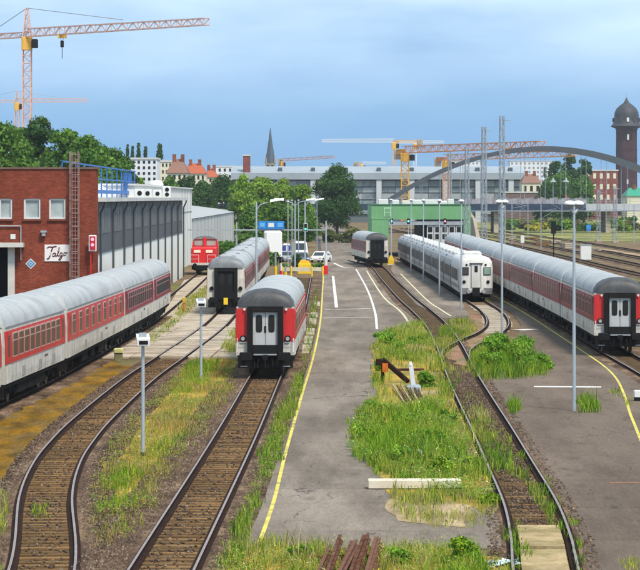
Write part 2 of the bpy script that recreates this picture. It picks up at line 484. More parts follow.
stripe("yellow_line", [(610,483),(640,482.5)], 0.25, mat("rust stain paint", (0.32,0.15,0.08), 0.9, 0.3))

# ================================================================== tracks
RT = 0.17      # rail top
RAILP = [(-0.16,0.02),(0.16,0.02),(0.15,0.052),(0.02,0.07),(0.02,0.125),(0.032,0.132),(0.032,RT),(-0.032,RT),(-0.032,0.132),(-0.02,0.125),(-0.02,0.07),(-0.15,0.052)]
def rail_mesh(b, pts, z=0.0, simple=False):
    nn = normals2(pts)
    prof = RAILP if not simple else [(-0.07,0.02),(0.07,0.02),(0.04,RT),(-0.04,RT)]
    secs = [[(p.x + n.x*u, p.y + n.y*u, z+h) for u, h in prof] for p, n in zip(pts, nn)]
    k = len(prof)
    b.loft(secs, True, 0)
    top = 6 if not simple else 2
    nf = (len(secs)-1)*k
    base = len(b.f) - nf - 2
    for i in range(len(secs)-1):
        b.m[base + i*k + top] = 1

_sl = MB().box(-1.2,1.2,-0.135,0.135,-0.05,0.045).mesh("sleeper", m_wood)
_sl2 = MB().box(-1.2,1.2,-0.15,0.15,-0.05,0.042).mesh("sleeper", mat("dark old timber", (0.10,0.065,0.045), 0.9, 0.4, 2.5, 22, 0.01, rand=0.25, stretch=(0.5,3,3)))
def track(label, ctr, sl=None, bed=True, head=None, sleeper=None, simple=False, step=1.5, beds=None, width=1.95):
    t = thing("railway_track", label, "railway track", group="tracks across the yard")
    c = spline(ctr, step); nn = normals2(c)
    for s_ in (-1, 1):
        b = MB()
        rail_mesh(b, [p + n*0.753*s_ for p, n in zip(c, nn)], 0, simple)
        b.build("rail", [m_rust, head or m_rail], t)
    if bed:
        d0, d1 = beds or (-1e9, 1e9)
        cc = [(p, n) for p, n in zip(c, nn) if d0 <= p.y <= d1]
        prof = [(-width,0.008),(-width+0.35,0.05),(-0.88,0.055),(-0.8,0.014),(0.8,0.014),(0.88,0.055),(width-0.35,0.05),(width,0.008)]
        for i0, i1, m_, nm in ((0,3,m_ballast,"ballast_shoulder"),(3,4,m_bed,"ballast_bed"),(4,7,m_ballast,"ballast_shoulder")):
            b = MB()
            b.loft([[(p.x + n.x*u*(1 + (0.10*math.sin(p.y*1.7+u) if abs(u) > 1.5 else 0)), p.y + n.y*u, h) for u, h in prof[i0:i1+1]] for p, n in cc], False)
            o = b.build(nm, m_, t)
    if sl:
        cf = spline(ctr, 0.62); nf = normals2(cf); k = 0
        for p, n in zip(cf, nf):
            if sl[0] <= p.y <= sl[1]:
                if sleeper is not None and (random.random() < 0.35 or 88 < p.y < 98 or p.y < 73.6): continue
                o = link("sleeper", (sleeper if p.y > 90 else _sl) if sleeper is not None else _sl, t)
                o.location = (p.x + random.uniform(-.04,.04), p.y + random.uniform(-.03,.03), random.uniform(-.028,.004))
                o.rotation_euler = (0, 0, math.atan2(n.y, n.x) + random.uniform(-.012,.012))
                k += 1
    return t

C_T1 = [(-5.6,50),(-6.48,65.5),(-7.83,79.9),(-8.46,89.6),(-8.72,98),(-8.80,109.7),(-8.55,133),(-8.0,152),(-7.25,180),(-7.0,206),(-7.0,240),(-7.05,315)]
C_T2 = [(-3.86,50),(-3.63,65.5),(-3.05,100),(-2.62,134),(-2.2,165),(-1.9,220),(-1.72,304)]
C_T3 = [(4.5,52),(5.26,65.5),(5.57,70.6),(5.91,78.8),(6.14,90.9),(6.40,105.5),(6.63,120.6),(6.93,137.6),(7.57,165.7),(7.85,190),(7.75,212),(7.45,240),(7.25,297),(7.2,345),(6.4,365),(4.6,385)]
C_BR = [(7.25,150),(7.75,158),(9.1,168),(10.9,179),(12.2,192),(12.95,210),(13.05,232),(12.9,280),(12.4,340),(11.8,400)]
C_T0 = [(-18.0,60),(-15.4,88),(-14.1,112.6),(-13.2,133),(-12.65,160),(-12.3,184),(-12.2,204),(-12.5,250),(-13.2,316),(-13.4,340)]
C_T4 = [(16.6,55),(16.1,85),(15.95,110),(16.3,135),(16.4,153),(16.7,177),(16.85,200),(16.95,240),(17.1,300),(17.2,370),(17.2,420)]
track("curving track with brown sleepers at the lower left, bending past the lamp post", C_T1, (60,150), width=1.5, beds=(0,151))
track("straight sleepered track leading up to the red and white coach end", C_T2, (60,133))
track("overgrown track winding past the weeds beside the right pavement", C_T3, (62,142), head=None, sleeper=_sl2, width=1.35)
track("branch rails swinging from the overgrown track to the white railcar", C_BR, None, bed=False)
track("track under the long red and grey train beside the brick building", C_T0, None, width=1.7, beds=(0,206))
track("track under the long crimson train by the curving yellow line", C_T4, None, width=1.7)
# concrete slabs between the rails at the foot of the picture
slabs = tag(thing("track_crossing_slabs", "two pale concrete slabs laid between the rails at the bottom edge", "concrete slabs"))
for y0, y1 in ((60.0,68.6),(68.7,73.4)):
    ss_ = [p for p in spline(C_T3, 0.3) if y0 <= p.y <= y1]
    MB().prism([(p.x+0.55, p.y) for p in ss_] + [(p.x-0.55, p.y) for p in reversed(ss_)], 0.0, 0.13).build("slab", mat("warm slab concrete",(0.36,0.27,0.15),0.9,0.3,0.8,10,c2=(0.24,0.19,0.09),c2scale=0.7), slabs)
# far tracks of the main line on the right
for k, (x, lab) in enumerate([(25.5,"nearest main line track behind the crimson train roof"),(30.8,"second main line track beyond the crimson train"),(35.8,"third main line track beyond the crimson train"),
             (41,"fourth main line track beyond the crimson train, by the white cabinet"),(46.2,"fifth main line track beyond the crimson train"),(52,"farthest main line track below the scrub bank")]):
    track(lab, [(x+1.5,240),(x,330),(x-0.3,450),(x-2,600),(x-7,800)], None, simple=True, step=8, head=m_railb, width=1.9)
# concrete crossing: slabs beside and between the rails of the curving track
cr = tag(thing("level_crossing", None, None), kind="structure")
MB().sheet(gpoly([(122,357),(232,356),(246,335),(246,312),(240,290),(236,276),(214,274),(184,280),(172,300),(160,318),(136,337),(100,352)], 0.04), 0.04).build("crossing_base", m_conc, cr)
ct = spline(C_T1, 0.5); ntn = normals2(ct)
def slab_row(d0, d1, u0, u1, z=0.10):
    ss = [(p, n) for p, n in zip(ct, ntn) if d0 <= p.y <= d1]
    if len(ss) < 2: return
    poly = [(p.x+n.x*u1, p.y+n.y*u1) for p, n in ss] + [(p.x+n.x*u0, p.y+n.y*u0) for p, n in reversed(ss)]
    MB().prism(poly, 0.02, z + random.uniform(-0.01,0.01)).build("slab", m_conc, cr)
for k in range(6):
    d0 = 151 + k*6.0
    slab_row(d0, d0+5.75, -0.66, 0.66, 0.14)
    slab_row(d0, d0+5.75, 0.88, 2.1, 0.13)
    slab_row(d0, d0+5.75, -2.2, -0.88, 0.13)
    if k < 4: slab_row(d0, d0+5.75, 2.2, 3.6, 0.10)
    slab_row(d0-0.5, d0+5.2, -3.7, -2.28, 0.10)
# pale slabs by the parked coaches
for k in range(6):
    y0 = (156, 166.5, 177, 192, 203, 224)[k]; x0 = -1.02 + (y0-158)*0.0075
    tag(MB().cbox(x0, x0+0.52, y0, y0+8.5, 0.0, 0.09, 0.02).build("concrete_slab", m_conc), "pale concrete slab in the strip between the red coach and the yellow line", "concrete slab", "slabs along the coach track")

# ================================================================== COACHES
m_white = mat("coach white", (0.60,0.57,0.51), 0.45, 0.12, 1.0, 9, streak=0.36, spec=0.4, c2=(0.44,0.40,0.34), c2scale=1.1, c2cut=(0.5,0.75))
m_red_c = mat("coach red", (0.56,0.022,0.02), 0.35, 0.12, 1.0, 9, streak=0.25, spec=0.45)
m_crim  = mat("coach crimson", (0.25,0.014,0.03), 0.4, 0.12, 1.0, 9, streak=0.22, spec=0.28)
m_mar   = mat("coach faded maroon", (0.20,0.055,0.05), 0.5, 0.2, 1.0, 9, streak=0.2)
m_roof  = mat("coach grey roof", (0.36,0.37,0.37), 0.5, 0.12, 0.6, 8, c2=(0.24,0.245,0.25), c2scale=0.7, c2cut=(0.46,0.72), spec=0.25)
m_roof_d= mat("sooty dome", (0.055,0.055,0.058), 0.55, 0.35, 1.5, 9)
m_roof_m= mat("dirty grey dome", (0.17,0.18,0.19), 0.5, 0.3, 1.5, 9)
m_black = mat("black rubber", (0.006,0.006,0.0065), 0.75, 0.3, spec=0.2)
m_under = mat("dirty underframe", (0.018,0.016,0.015), 0.85, 0.5, 2, 20)
m_glassd= mat("coach window glass", (0.02,0.02,0.018), 0.35, 0.35, 0.8, 0, spec=0.12)
m_glassb= mat("brown tinted coach glass", (0.085,0.055,0.035), 0.3, 0.4, 0.8, 0, spec=0.2)
m_alu   = mat("window frame paint", (0.48,0.36,0.30), 0.5, 0.15)
m_frame_p = mat("pinkish window frame", (0.42,0.20,0.19), 0.5, 0.15)
m_doorp = mat("coach door grey", (0.42,0.43,0.44), 0.5, 0.12, streak=0.15)
m_yel   = mat("signal yellow", (0.75,0.50,0.02), 0.6, 0.15)
m_steel = mat("galvanised steel", (0.36,0.38,0.40), 0.5, 0.15, 1.0, 10, metal=0.35)
m_lampw = mat("lamp white glass", (0.65,0.65,0.62), 0.3, 0.05)
m_wheel = mat("wheel steel", (0.12,0.10,0.085), 0.55, 0.3, metal=0.5)

SIDE = [(1.40,1.0),(1.425,1.3),(1.425,2.6),(1.375,3.32)]
ROOF = [(1.39,3.30),(1.335,3.58),(1.16,3.84),(0.88,4.03),(0.46,4.15),(0,4.19)]
ROOFF = ROOF + [(-x,z) for x, z in reversed(ROOF[:-1])]
CM = {}
def cmesh(key, fn):
    if key not in CM:
        b, mats = fn(); me = b.mesh(key.split("|")[0], mats); fixn(me)
        CM[key] = me
    return CM[key]

def roof_sec(y, k, drop=0):
    return [(x*(1-0.16*(1-k)), y, 3.30 + (z-3.30)*k) for x, z in ROOFF]

def coach(label, a, b, band="red", dome="dark", sides=(1,), glass="brown", far_end=False, nwin=10, group=None, plate=False, doorstyle="white", detail=True, gap=0.55):
    a = Vector(a); b = Vector(b)
    u = (b-a).normalized()
    Lc = (b-a).length - gap
    rz = math.atan2(-u.x, u.y)
    t = thing("railway_coach", label, "railway coach", (a.x, a.y, RT), rz, group)
    lk = f"{Lc:.2f}"
    mband = {"red": m_red_c, "crimson": m_crim, "maroon": m_mar}[band]
    mdome = {"dark": m_roof_d, "mid": m_roof_m, "light": m_roof}[dome]
    def f_body():
        q = MB()
        ring = [(x,z) for x, z in SIDE] + [(-x,z) for x, z in reversed(SIDE)]
        q.loft([[(x,0.12+yy*(Lc-0.24),z) for x,z in ring] for yy in (0,1)], True)
        return q, [m_white]
    link("body", cmesh("body|"+lk, f_body), t)
    def f_roof():
        q = MB()
        q.loft([roof_sec(y,k) for y,k in ((1.25,1),(Lc*0.5,1),(Lc-1.25,1))], True, caps=True)
        return q, [m_roof]
    rf = link("roof", cmesh("roof|"+lk, f_roof), t)
    smooth_mesh(rf.data)
    def f_ribs():
        q = MB()
        for i in range(1, 4):
            y = Lc*i/4
            pts = [(x*1.004, z*1.0+0.012) for x, z in ROOFF]
            q.loft([[(x,y-0.03,z) for x,z in pts],[(x,y+0.03,z) for x,z in pts]], True)
        return q, [mat("roof joint grey", (0.24,0.26,0.28), 0.5, 0.15)]
    def f_vent():
        q = MB(); q.lathe([(0.16,0),(0.16,0.05),(0.10,0.09)], 10); return q, [m_roof_m]
    for i in range(6 if group == "coaches of the grey train behind the lone coach" else 0):
        v = link("roof_vent", cmesh("roof_vent|", f_vent), rf)
        v.location = ((-0.5 if i%2 else 0.5), 2.2 + (Lc-4.4)*(i//2)/2, 4.12)
    def f_dome():
        q = MB()
        q.loft([roof_sec(y,k) for y,k in ((0.06,0.05),(0.08,0.40),(0.14,0.66),(0.26,0.82),(0.5,0.92),(0.85,0.98),(1.25,1))], True)
        return q, [mdome]
    for e in ((0,1) if far_end else (0,)):
        dm = link("end_dome", cmesh("end_dome|"+dome, f_dome), t)
        smooth_mesh(dm.data, 60)
        if e: dm.location = (0, Lc, 0); dm.rotation_euler = (0,0,math.pi)
    if not far_end:
        dm = link("end_dome", cmesh("end_dome|"+dome, f_dome), t); dm.location = (0, Lc, 0); dm.rotation_euler = (0,0,math.pi)
    # colour band
    for s_ in (-1, 1):
        def f_band(s_=s_):
            q = MB()
            pr = [(1.436,1.80),(1.436,2.6),(1.396,3.14),(1.376,3.14),(1.41,2.6),(1.41,1.80)]
            q.loft([[(x*s_,0.10,z) for x,z in pr],[(x*s_,Lc-0.10,z) for x,z in pr]], True)
            return q, [mband]
        link("colour_band", cmesh(f"colour_band|{lk}{band}{s_}", f_band), t)
    # windows on the sides the yard shows
    gm = {"brown": m_glassb, "dark": m_glassd}[glass]
    fm = m_alu if band == "red" else m_frame_p
    def f_win():
        q = MB()
        w, z0, z1 = 0.62, 2.02, 3.02
        q.box(-0.02,0.012,-w,w,z0,z1,0)
        for z_a, z_b in ((z0+0.05, z0+0.66),(z0+0.71, z1-0.05)):
            q.box(-0.01,0.018,-w+0.05,w-0.05,z_a,z_b,1)
        return q, [fm, gm]
    for s_ in sides:
        for i in range(nwin):
            y = 2.6 + (Lc-5.2)*i/(nwin-1)
            o = link("window", cmesh(f"window|{band}{glass}", f_win), t)
            o.location = (1.43*s_, y, 0)
            o.rotation_euler = (0, -0.045*s_, 0 if s_ > 0 else math.pi)
            if s_ < 0: o.rotation_euler = (0, 0.0, math.pi)
            else: o.rotation_euler = (0, 0.0, 0)
        def f_sdoor():
            q = MB()
            q.box(-0.02,0.016,-0.42,0.42,1.81,3.10,0); q.box(-0.02,0.016,-0.42,0.42,1.02,1.80,2); q.box(-0.01,0.026,-0.24,0.24,2.1,2.95,1)
            return q, [mband, gm, m_white]
        for y in (0.95, Lc-0.95):
            o = link("side_door", cmesh(f"side_door|{band}{glass}", f_sdoor), t)
            o.location = (1.425*s_, y, 0); o.rotation_euler = (0,0,0 if s_ > 0 else math.pi)
    # lower body seams: solebar
    def f_sole():
        q = MB()
        q.box(-1.32,1.32,0.3,Lc-0.3,0.80,1.0)
        return q, [m_under]
    link("solebar", cmesh("solebar|"+lk, f_sole), t)
    # end wall furniture, near end
    def f_gang():
        q = MB()
        q.box(-0.86,-0.60,-0.16,0.13,0.98,3.34); q.box(0.60,0.86,-0.16,0.13,0.98,3.34); q.box(-0.60,0.60,-0.16,0.13,3.08,3.34)
        q.box(-0.60,0.60,-0.14,0.13,0.98,1.50)
        return q, [m_black]
    link("gangway", cmesh("gangway|", f_gang), t)
    def f_leaf():
        q = MB()
        q.box(-0.29,0.29,-0.03,0.13,1.5,3.08,0)
        return q, [m_doorp if doorstyle == "white" else m_black]
    def f_lpane():
        q = MB()
        pts = [(0.155*math.copysign(abs(math.cos(k*math.pi/8))**0.45, math.cos(k*math.pi/8)), 0.42*math.copysign(abs(math.sin(k*math.pi/8))**0.35, math.sin(k*math.pi/8))) for k in range(16)]
        q.loft([[(x,-0.045,2.52+z) for x,z in pts],[(x,-0.02,2.52+z) for x,z in pts]], True)
        return q, [m_glassd]
    for s_ in (-1, 1):
        lf = link("end_door", cmesh("end_door|"+doorstyle, f_leaf), t); lf.location = (0.3*s_,0,0)
        link("door_pane", cmesh("door_pane|", f_lpane), lf)
    if doorstyle == "white":
        def f_ep():
            q = MB(); q.box(-0.265,0.265,0.095,0.13,1.66,3.24); return q, [m_red_c]
        for s_ in (-1, 1):
            o = link("end_panel", cmesh("end_panel|", f_ep), t); o.location = (1.13*s_,0,0)
    def f_lamp():
        q = MB()
        q.tube((0,0.12,0),(0,0.02,0),0.155,0.155,14,0); q.tube((0,0.03,0),(0,0.0,0),0.095,0.095,12,1)
        return q, [m_black, m_steel if doorstyle == "white" else m_black]
    def f_buf():
        q = MB()
        q.tube((0,0.12,0),(0,-0.35,0),0.11,0.11,10,0); q.cbox(-0.32,0.32,-0.42,-0.34,-0.19,0.19,0.05,0)
        return q, [m_black]
    for s_ in (-1, 1):
        o = link("tail_lamp", cmesh("tail_lamp|"+doorstyle, f_lamp), t); o.location = (1.07*s_,0,1.80)
        o = link("buffer", cmesh("buffer|", f_buf), t); o.location = (0.9*s_,0,0.98)
    def f_coup():
        q = MB()
        q.box(-1.32,1.32,0.02,0.30,0.40,0.97); q.box(-0.13,0.13,-0.30,0.1,0.80,1.05); q.tube((0,-0.32,0.95),(0,-0.28,0.42),0.05,0.05,6)
        for x in (-0.55,-0.38,0.38,0.55): q.tube((x,-0.04,0.92),(x*0.9,-0.12,0.42),0.03,0.03,6)
        return q, [m_under]
    link("coupling", cmesh("coupling|", f_coup), t)
    if doorstyle == "white":
        for s_ in (-1, 1):
            MB().path([(1.34*s_,0.05,1.10),(1.34*s_,-0.04,1.15),(1.34*s_,-0.04,1.75),(1.34*s_,0.05,1.80)],0.018,6).build("handrail", m_lampw, t)
            MB().path([(0.93*s_,0.06,1.62),(0.93*s_,-0.03,1.62),(1.30*s_,-0.03,1.62)],0.016,6).build("handrail", m_steel, t)
            MB().path([(0.30*s_,-0.02,0.92),(0.34*s_,-0.25,0.70),(0.40*s_,-0.28,0.48),(0.30*s_,-0.20,0.40)],0.035,6).build("brake_hose", m_black, t)
            MB().box(1.02*s_-0.17,1.02*s_+0.17,-0.12,0.10,0.46,0.50).build("step", m_steel, t)
            MB().box(0.60*s_-0.012,0.60*s_+0.012,-0.19,-0.161,1.0,3.3).build("gangway_edge", m_under, t)
            MB().tube((1.0*s_,0.10,3.20),(1.0*s_,0.0,3.20),0.06,0.06,10).build("upper_lamp", m_lampw, t)
        MB().box(-0.62,0.62,-0.20,-0.161,3.10,3.32).build("gangway_hood", m_under, t)
        MB().box(-0.55,0.55,-0.30,-0.141,1.02,1.08).build("bridge_plate", m_steel, t)
        MB().box(-0.05,0.05,-0.06,-0.031,2.1,2.4).build("door_handle", m_under, t)
    def f_line():
        q = MB()
        for s2 in (-1,1):
            q.box(1.437*s2-0.004,1.437*s2+0.004,0.12,Lc-0.12,1.772,1.80); q.box(1.385*s2-0.02,1.385*s2+0.03,0.3,Lc-0.3,3.27,3.32)
        return q, [mat("gutter grey",(0.22,0.22,0.22),0.6,0.2)]
    link("gutter_line", cmesh("gutter_line|"+lk, f_line), t)["kind"] = "stuff"
    def f_vl():
        q = MB(); q.box(-0.005,0.012,-0.45,0.45,1.12,1.50,0); return q, [mat("grille grey",(0.30,0.29,0.27),0.6,0.3)]
    def f_mk():
        q = MB()
        for i_ in range(7): q.box(-0.004,0.006,i_*0.16,i_*0.16+0.10,1.52,1.62)
        return q, [mat("marking dark",(0.10,0.06,0.06),0.6)]
    for s_ in sides:
        for f_ in (0.28,0.55,0.78):
            o = link("grille", cmesh("grille|", f_vl), t); o.location = (1.42*s_,Lc*f_,0); o.rotation_euler = (0,0,0 if s_ > 0 else math.pi)
        o = link("side_marking", cmesh("side_marking|", f_mk), t); o["kind"] = "stuff"; o.location = (1.426*s_,Lc*0.62,0); o.rotation_euler = (0,0,0 if s_ > 0 else math.pi)
    if plate:
        MB().box(-0.16,0.16,-0.40,-0.36,0.62,1.12).build("number_plate", m_yel, t)
    # running gear
    def f_bog():
        q = MB()
        for s_ in (-1, 1):
            q.box(1.0*s_-0.07,1.0*s_+0.07,-1.75,1.75,0.50,0.72)
            for y in (-1.25,1.25): q.box(1.02*s_-0.12,1.02*s_+0.12,y-0.2,y+0.2,0.34,0.62); q.tube((1.05*s_,y+0.38,0.45),(1.05*s_,y+0.38,0.8),0.1,0.1,6); q.tube((1.05*s_,y-0.38,0.45),(1.05*s_,y-0.38,0.8),0.1,0.1,6)
        q.box(-1.1,1.1,-0.3,0.3,0.45,0.80)
        return q, [m_under]
    def f_whl():
        q = MB(); q.tube((-0.065,0,0.46),(0.065,0,0.46),0.46,0.46,16,0); q.tube((-0.085,0,0.46),(0.085,0,0.46),0.16,0.16,8,0)
        return q, [m_wheel]
    for y in (3.3, Lc-3.3):
        bg_ = link("bogie", cmesh("bogie|", f_bog), t); bg_.location = (0,y,0)
        for s_ in (-1, 1):
            for yy in (-1.25, 1.25):
                w = link("wheel", cmesh("wheel|", f_whl), bg_); w.location = (0.75*s_, yy, 0)
    def f_eq(w):
        def g():
            q = MB(); q.cbox(-1.22,1.22,-w,w,0.38,0.80,0.05); return q, [m_under]
        return g
    for i, (f, w) in enumerate(((0.33,1.3),(0.47,0.9),(0.62,1.6))):
        o = link("equipment_box", cmesh(f"equipment_box|{w}", f_eq(w)), t); o.location = (0, Lc*f, 0)
    return t

def on(ctr, d):
    c = spline(ctr, 0.5)
    return min(c, key=lambda p: abs(p.y-d))

g_left = "coaches of the train beside the brick building"
dl = [202.6, 184.0, 161.5, 131.5, 112.6, 90.5]
labs = ["farthest maroon coach of the train beside the shed, next to the orange post", "crimson coach second from the far end of the train beside the shed",
        "red and white coach below the script sign, middle of the brick building train", "red and white coach with paired windows, cut by the picture's left edge",
        "nearest coach of the brick building train, mostly outside the left edge"]
for k in range(5):
    coach(labs[k], on(C_T0, dl[k+1]), on(C_T0, dl[k]), "crimson" if k < 2 else "red", "light", (1,), "dark" if k < 2 else "brown", nwin=12 if k < 2 else 9, group=g_left, gap=0.8, doorstyle="black")
coach("lone red and white coach with dark domed end on the centre track", on(C_T2,134), on(C_T2,160.5), "red", "dark", (1,-1), "dark", doorstyle="white")
g_mid = "coaches of the grey train behind the lone coach"
for k, lab in enumerate(["grey domed coach end with yellow plate, left of the lone red coach", "second coach of the grey train behind the yellow plate coach", "third coach of the grey train, by the white signal pole", "farthest coach of the grey train near the gantry beam"]):
    coach(lab, on(C_T1,208+26*k), on(C_T1,234+26*k), "maroon", "mid" , (1,), "dark", group=g_mid, plate=(k==0), doorstyle="black", gap=0.3)
coach("single black-ended coach parked beside the green wash hall", on(C_T3,349), on(C_T3,375), "crimson", "dark", (-1,), "dark", doorstyle="black")
g_r = "coaches of the long crimson train on the right"
dr = [153]
for k in range(8): dr.append(dr[-1] + 25.2)
ords = ["red and black end coach of the crimson train, nearest the yellow line", "second coach of the crimson train behind its red end coach", "third coach of the crimson train, behind the tall lamp",
        "fourth coach of the crimson train, behind the white railcar's nose", "fifth coach of the crimson train alongside the white railcar", "sixth coach of the crimson train, near the lattice masts",
        "seventh coach of the crimson train before the wash hall", "last and farthest coach of the crimson train at the wash hall"]
for k in range(8):
    coach(ords[k], on(C_T4,dr[k]), on(C_T4,dr[k+1]), "crimson" if k != 0 else "crimson", "dark" if k == 0 else "light", (-1,), "brown" if k % 2 else "dark", group=g_r, doorstyle="white" if k == 0 else "black", gap=0.45)

# ---- white articulated train
m_tw = mat("railcar white", (0.60,0.59,0.56), 0.45, 0.10, 1.0, 9, streak=0.25, spec=0.4)
m_tg = mat("railcar grey window band", (0.10,0.105,0.115), 0.6, 0.15, spec=0.05)
m_ts = mat("railcar grime skirt", (0.22,0.21,0.20), 0.6, 0.2, streak=0.2)
TP = [(1.36,0.62),(1.45,0.95),(1.45,2.55),(1.36,3.05),(1.15,3.28),(0.7,3.42),(0,3.46)]
TPF = TP + [(-x,z) for x, z in reversed(TP[:-1])]
def talgo(label, a, b, end=False):
    a = Vector(a); b = Vector(b); u = (b-a).normalized(); Lc = (b-a).length - 0.35
    t = thing("articulated_railcar", label, "railcar", (a.x,a.y,RT), math.atan2(-u.x,u.y), "cars of the white articulated train")
    zs = 1.09 if end else 1.0
    def sec(y, k=1.0, kz=1.0): return [(x*k, y, 0.62+(z-0.62)*zs*kz) for x, z in TPF]
    q = MB()
    if end: q.loft([sec(0.0,0.90,0.90), sec(0.12,0.95,0.95), sec(0.5,0.99,0.985), sec(1.2), sec(Lc)], True)
    else: q.loft([sec(0.05), sec(Lc-0.05)], True)
    body = q.build("body", m_tw if end else mat("railcar side grey white",(0.40,0.40,0.39),0.6,0.12,1.0,9,streak=0.28,spec=0.08), t, smooth=True)
    if not end: MB().loft([[(x*1.003,y,z+0.004) for x,z in TPF[3:-3]] for y in (0.1,Lc-0.1)], True).build("roof_skin", mat("railcar grey roof",(0.27,0.28,0.29),0.5,0.12,0.6,8), t)
    for s_ in (-1,):
        MB().box(1.452*s_-0.01,1.452*s_+0.01,0.5,Lc-0.4,1.55,2.52).build("window_band", m_tg, t)
        MB().box(1.452*s_-0.01,1.452*s_+0.01,0.3,Lc-0.2,0.96,1.25).build("lower_stripe", m_ts, t)
        for i in range(5):
            y = 1.9 + i*(Lc-3.8)/4
            MB().cbox(1.458*s_-0.012,1.458*s_+0.012,y-0.7,y+0.7,1.83,2.42,0.01).build("window", m_glassd, t)
        MB().box(1.46*s_-0.015,1.46*s_+0.015,0.45,1.15,0.85,2.7).build("side_door", m_tg if not end else m_tw, t)
    if not end:
        for y in (Lc*0.25, Lc*0.75):
            MB().cbox(-0.8,0.8,y-1.3,y+1.3,3.38,3.62,0.08).build("roof_unit", mat("roof unit grey white",(0.46,0.46,0.45),0.6,0.15), t)
    else:
        MB().cbox(-0.8,0.8,5.5,9.5,3.6,3.95,0.12).build("roof_unit", m_tw, t)
        # cab front
        for s_ in (-1,1):
            MB().box(0.92*s_-0.30,0.92*s_+0.30,-0.06,0.1,2.10,2.75).build("cab_window_frame", m_black, t)
            MB().box(0.92*s_-0.26,0.92*s_+0.26,-0.075,-0.05,2.14,2.71).build("cab_window", glass_mat("cab glass dark",(0.05,0.05,0.05)) if s_ < 0 else glass_mat("cab glass green",(0.20,0.30,0.24)), t)
            MB().tube((1.0*s_,0.05,1.52),(1.0*s_,-0.06,1.52),0.14,0.14,14).build("headlamp", m_black, t)
            MB().tube((0.8*s_,0.05,2.95),(0.8*s_,-0.05,2.95),0.09,0.09,12).build("marker_lamp", m_black, t)
            MB().box(1.0*s_-0.35,1.0*s_+0.35,-0.20,0.15,0.50,1.0).build("buffer_housing", mat("grey cast parts",(0.16,0.16,0.16),0.8,0.4), t)
            MB().tube((0.62*s_,0.1,0.72),(0.62*s_,-0.42,0.72),0.16,0.16,12).build("buffer", m_steel, t)
        dr_ = MB().box(-0.38,0.38,-0.05,0.12,1.05,3.0).build("front_door", m_tw, t)
        MB().box(-0.13,0.13,-0.075,-0.045,2.35,2.85).build("door_pane", m_glassd, dr_)
        MB().box(-0.42,-0.385,-0.07,0.1,1.05,3.04).build("door_frame", m_tg, dr_); MB().box(0.385,0.42,-0.07,0.1,1.05,3.04).build("door_frame", m_tg, dr_)
        MB().box(-0.55,0.55,-0.12,0.1,3.02,3.10).build("door_hood", m_tg, t)
        MB().box(-0.3,0.3,-0.25,0.2,0.35,1.0).build("coupling", m_black, t)
    MB().box(-1.2,1.2,0.4,Lc-0.3,0.22,0.62).build("underframe", m_under, t)
    MB().box(-1.25,1.25,Lc-0.02,Lc+0.37,0.6,3.3).build("gangway_bellows", m_black, t)
    for s_ in (-1,1):
        MB().tube((0.68*s_,1.2,0.40),(0.82*s_,1.2,0.40),0.40,0.40,14).build("wheel", m_wheel, t)
dd = 234.0
tl = ["blunt white cab end of the white train with two square windows and central door"] + [f"{o} car of the white train counting back from its cab end" for o in
      ("second","third","fourth","fifth","sixth","seventh","eighth","ninth","tenth","eleventh")]
for k in range(11):
    talgo(tl[k], on(C_BR,dd), on(C_BR,dd+13.3), k==0); dd += 13.3

# ---- red shunting locomotive
m_lred = mat("locomotive red", (0.60,0.018,0.02), 0.4, 0.1, streak=0.1)
lo = on(C_T0,316)
t = thing("shunting_locomotive", "red diesel shunting locomotive with white lamp panels beside the shed corner", "locomotive", (lo.x,lo.y,RT), 0.0)
MB().box(-1.5,1.5,0.2,11.2,0.95,1.2).build("running_board", mat("loco white edge",(0.55,0.5,0.48),0.6,0.2), t)
MB().cbox(-1.38,1.38,0.5,5.6,1.2,2.95,0.14).build("front_hood", m_lred, t)
MB().cbox(-1.38,1.38,8.4,11.0,1.2,2.7,0.14).build("rear_hood", m_lred, t)
cabp = [(1.5,1.2),(1.5,2.95),(1.32,3.75),(1.0,3.98),(0.5,4.1),(0,4.13)]; cabp = cabp + [(-x,z) for x,z in reversed(cabp[:-1])]
MB().loft([[(x,5.6,z) for x,z in cabp],[(x,8.4,z) for x,z in cabp]], True).build("cab", m_lred, t)
MB().loft([[(x*1.03,5.45,z+0.05) for x,z in cabp[2:-2]],[(x*1.03,8.55,z+0.05) for x,z in cabp[2:-2]]], True).build("cab_roof", m_roof_m, t)
for s_ in (-1,1):
    MB().prism([(0.18*s_,5.56),(1.22*s_,5.56),(1.22*s_,5.62),(0.18*s_,5.62)], 3.08, 3.68).build("cab_window", glass_mat("loco cab glass",(0.30,0.30,0.28)), t)
    MB().box(0.68*s_-0.38,0.68*s_+0.38,0.44,0.52,2.34,2.66).build("lamp_panel", mat("loco lamp panel",(0.85,0.70,0.55),0.4,0.05), t)
    MB().tube((0.9*s_,0.25,0.95),(0.9*s_,-0.35,0.95),0.2,0.24,12).build("buffer", m_black, t)
    q = MB()
    for x in (0.5,1.42): q.beam((x*s_,0.25,1.2),(x*s_,0.25,2.1),0.04)
    q.beam((0.5*s_,0.25,2.1),(1.42*s_,0.25,2.1),0.04); q.beam((0.5*s_,0.25,1.65),(1.42*s_,0.25,1.65),0.04)
    q.build("handrail", m_lampw, t)
MB().box(-1.3,1.3,0.2,0.4,0.45,0.95).build("buffer_beam", m_black, t)
MB().box(-1.1,1.1,0.6,10.8,0.35,0.95).build("underframe", m_under, t)
MB().box(-0.16,0.16,5.3,5.66,2.95,4.0).build("exhaust_stack", m_lred, t)
for y in (1.6,4.2,7.4,9.8):
    for s_ in (-1,1): MB().tube((0.7*s_,y,0.5),(0.85*s_,y,0.5),0.5,0.5,16).build("wheel", m_wheel, t)

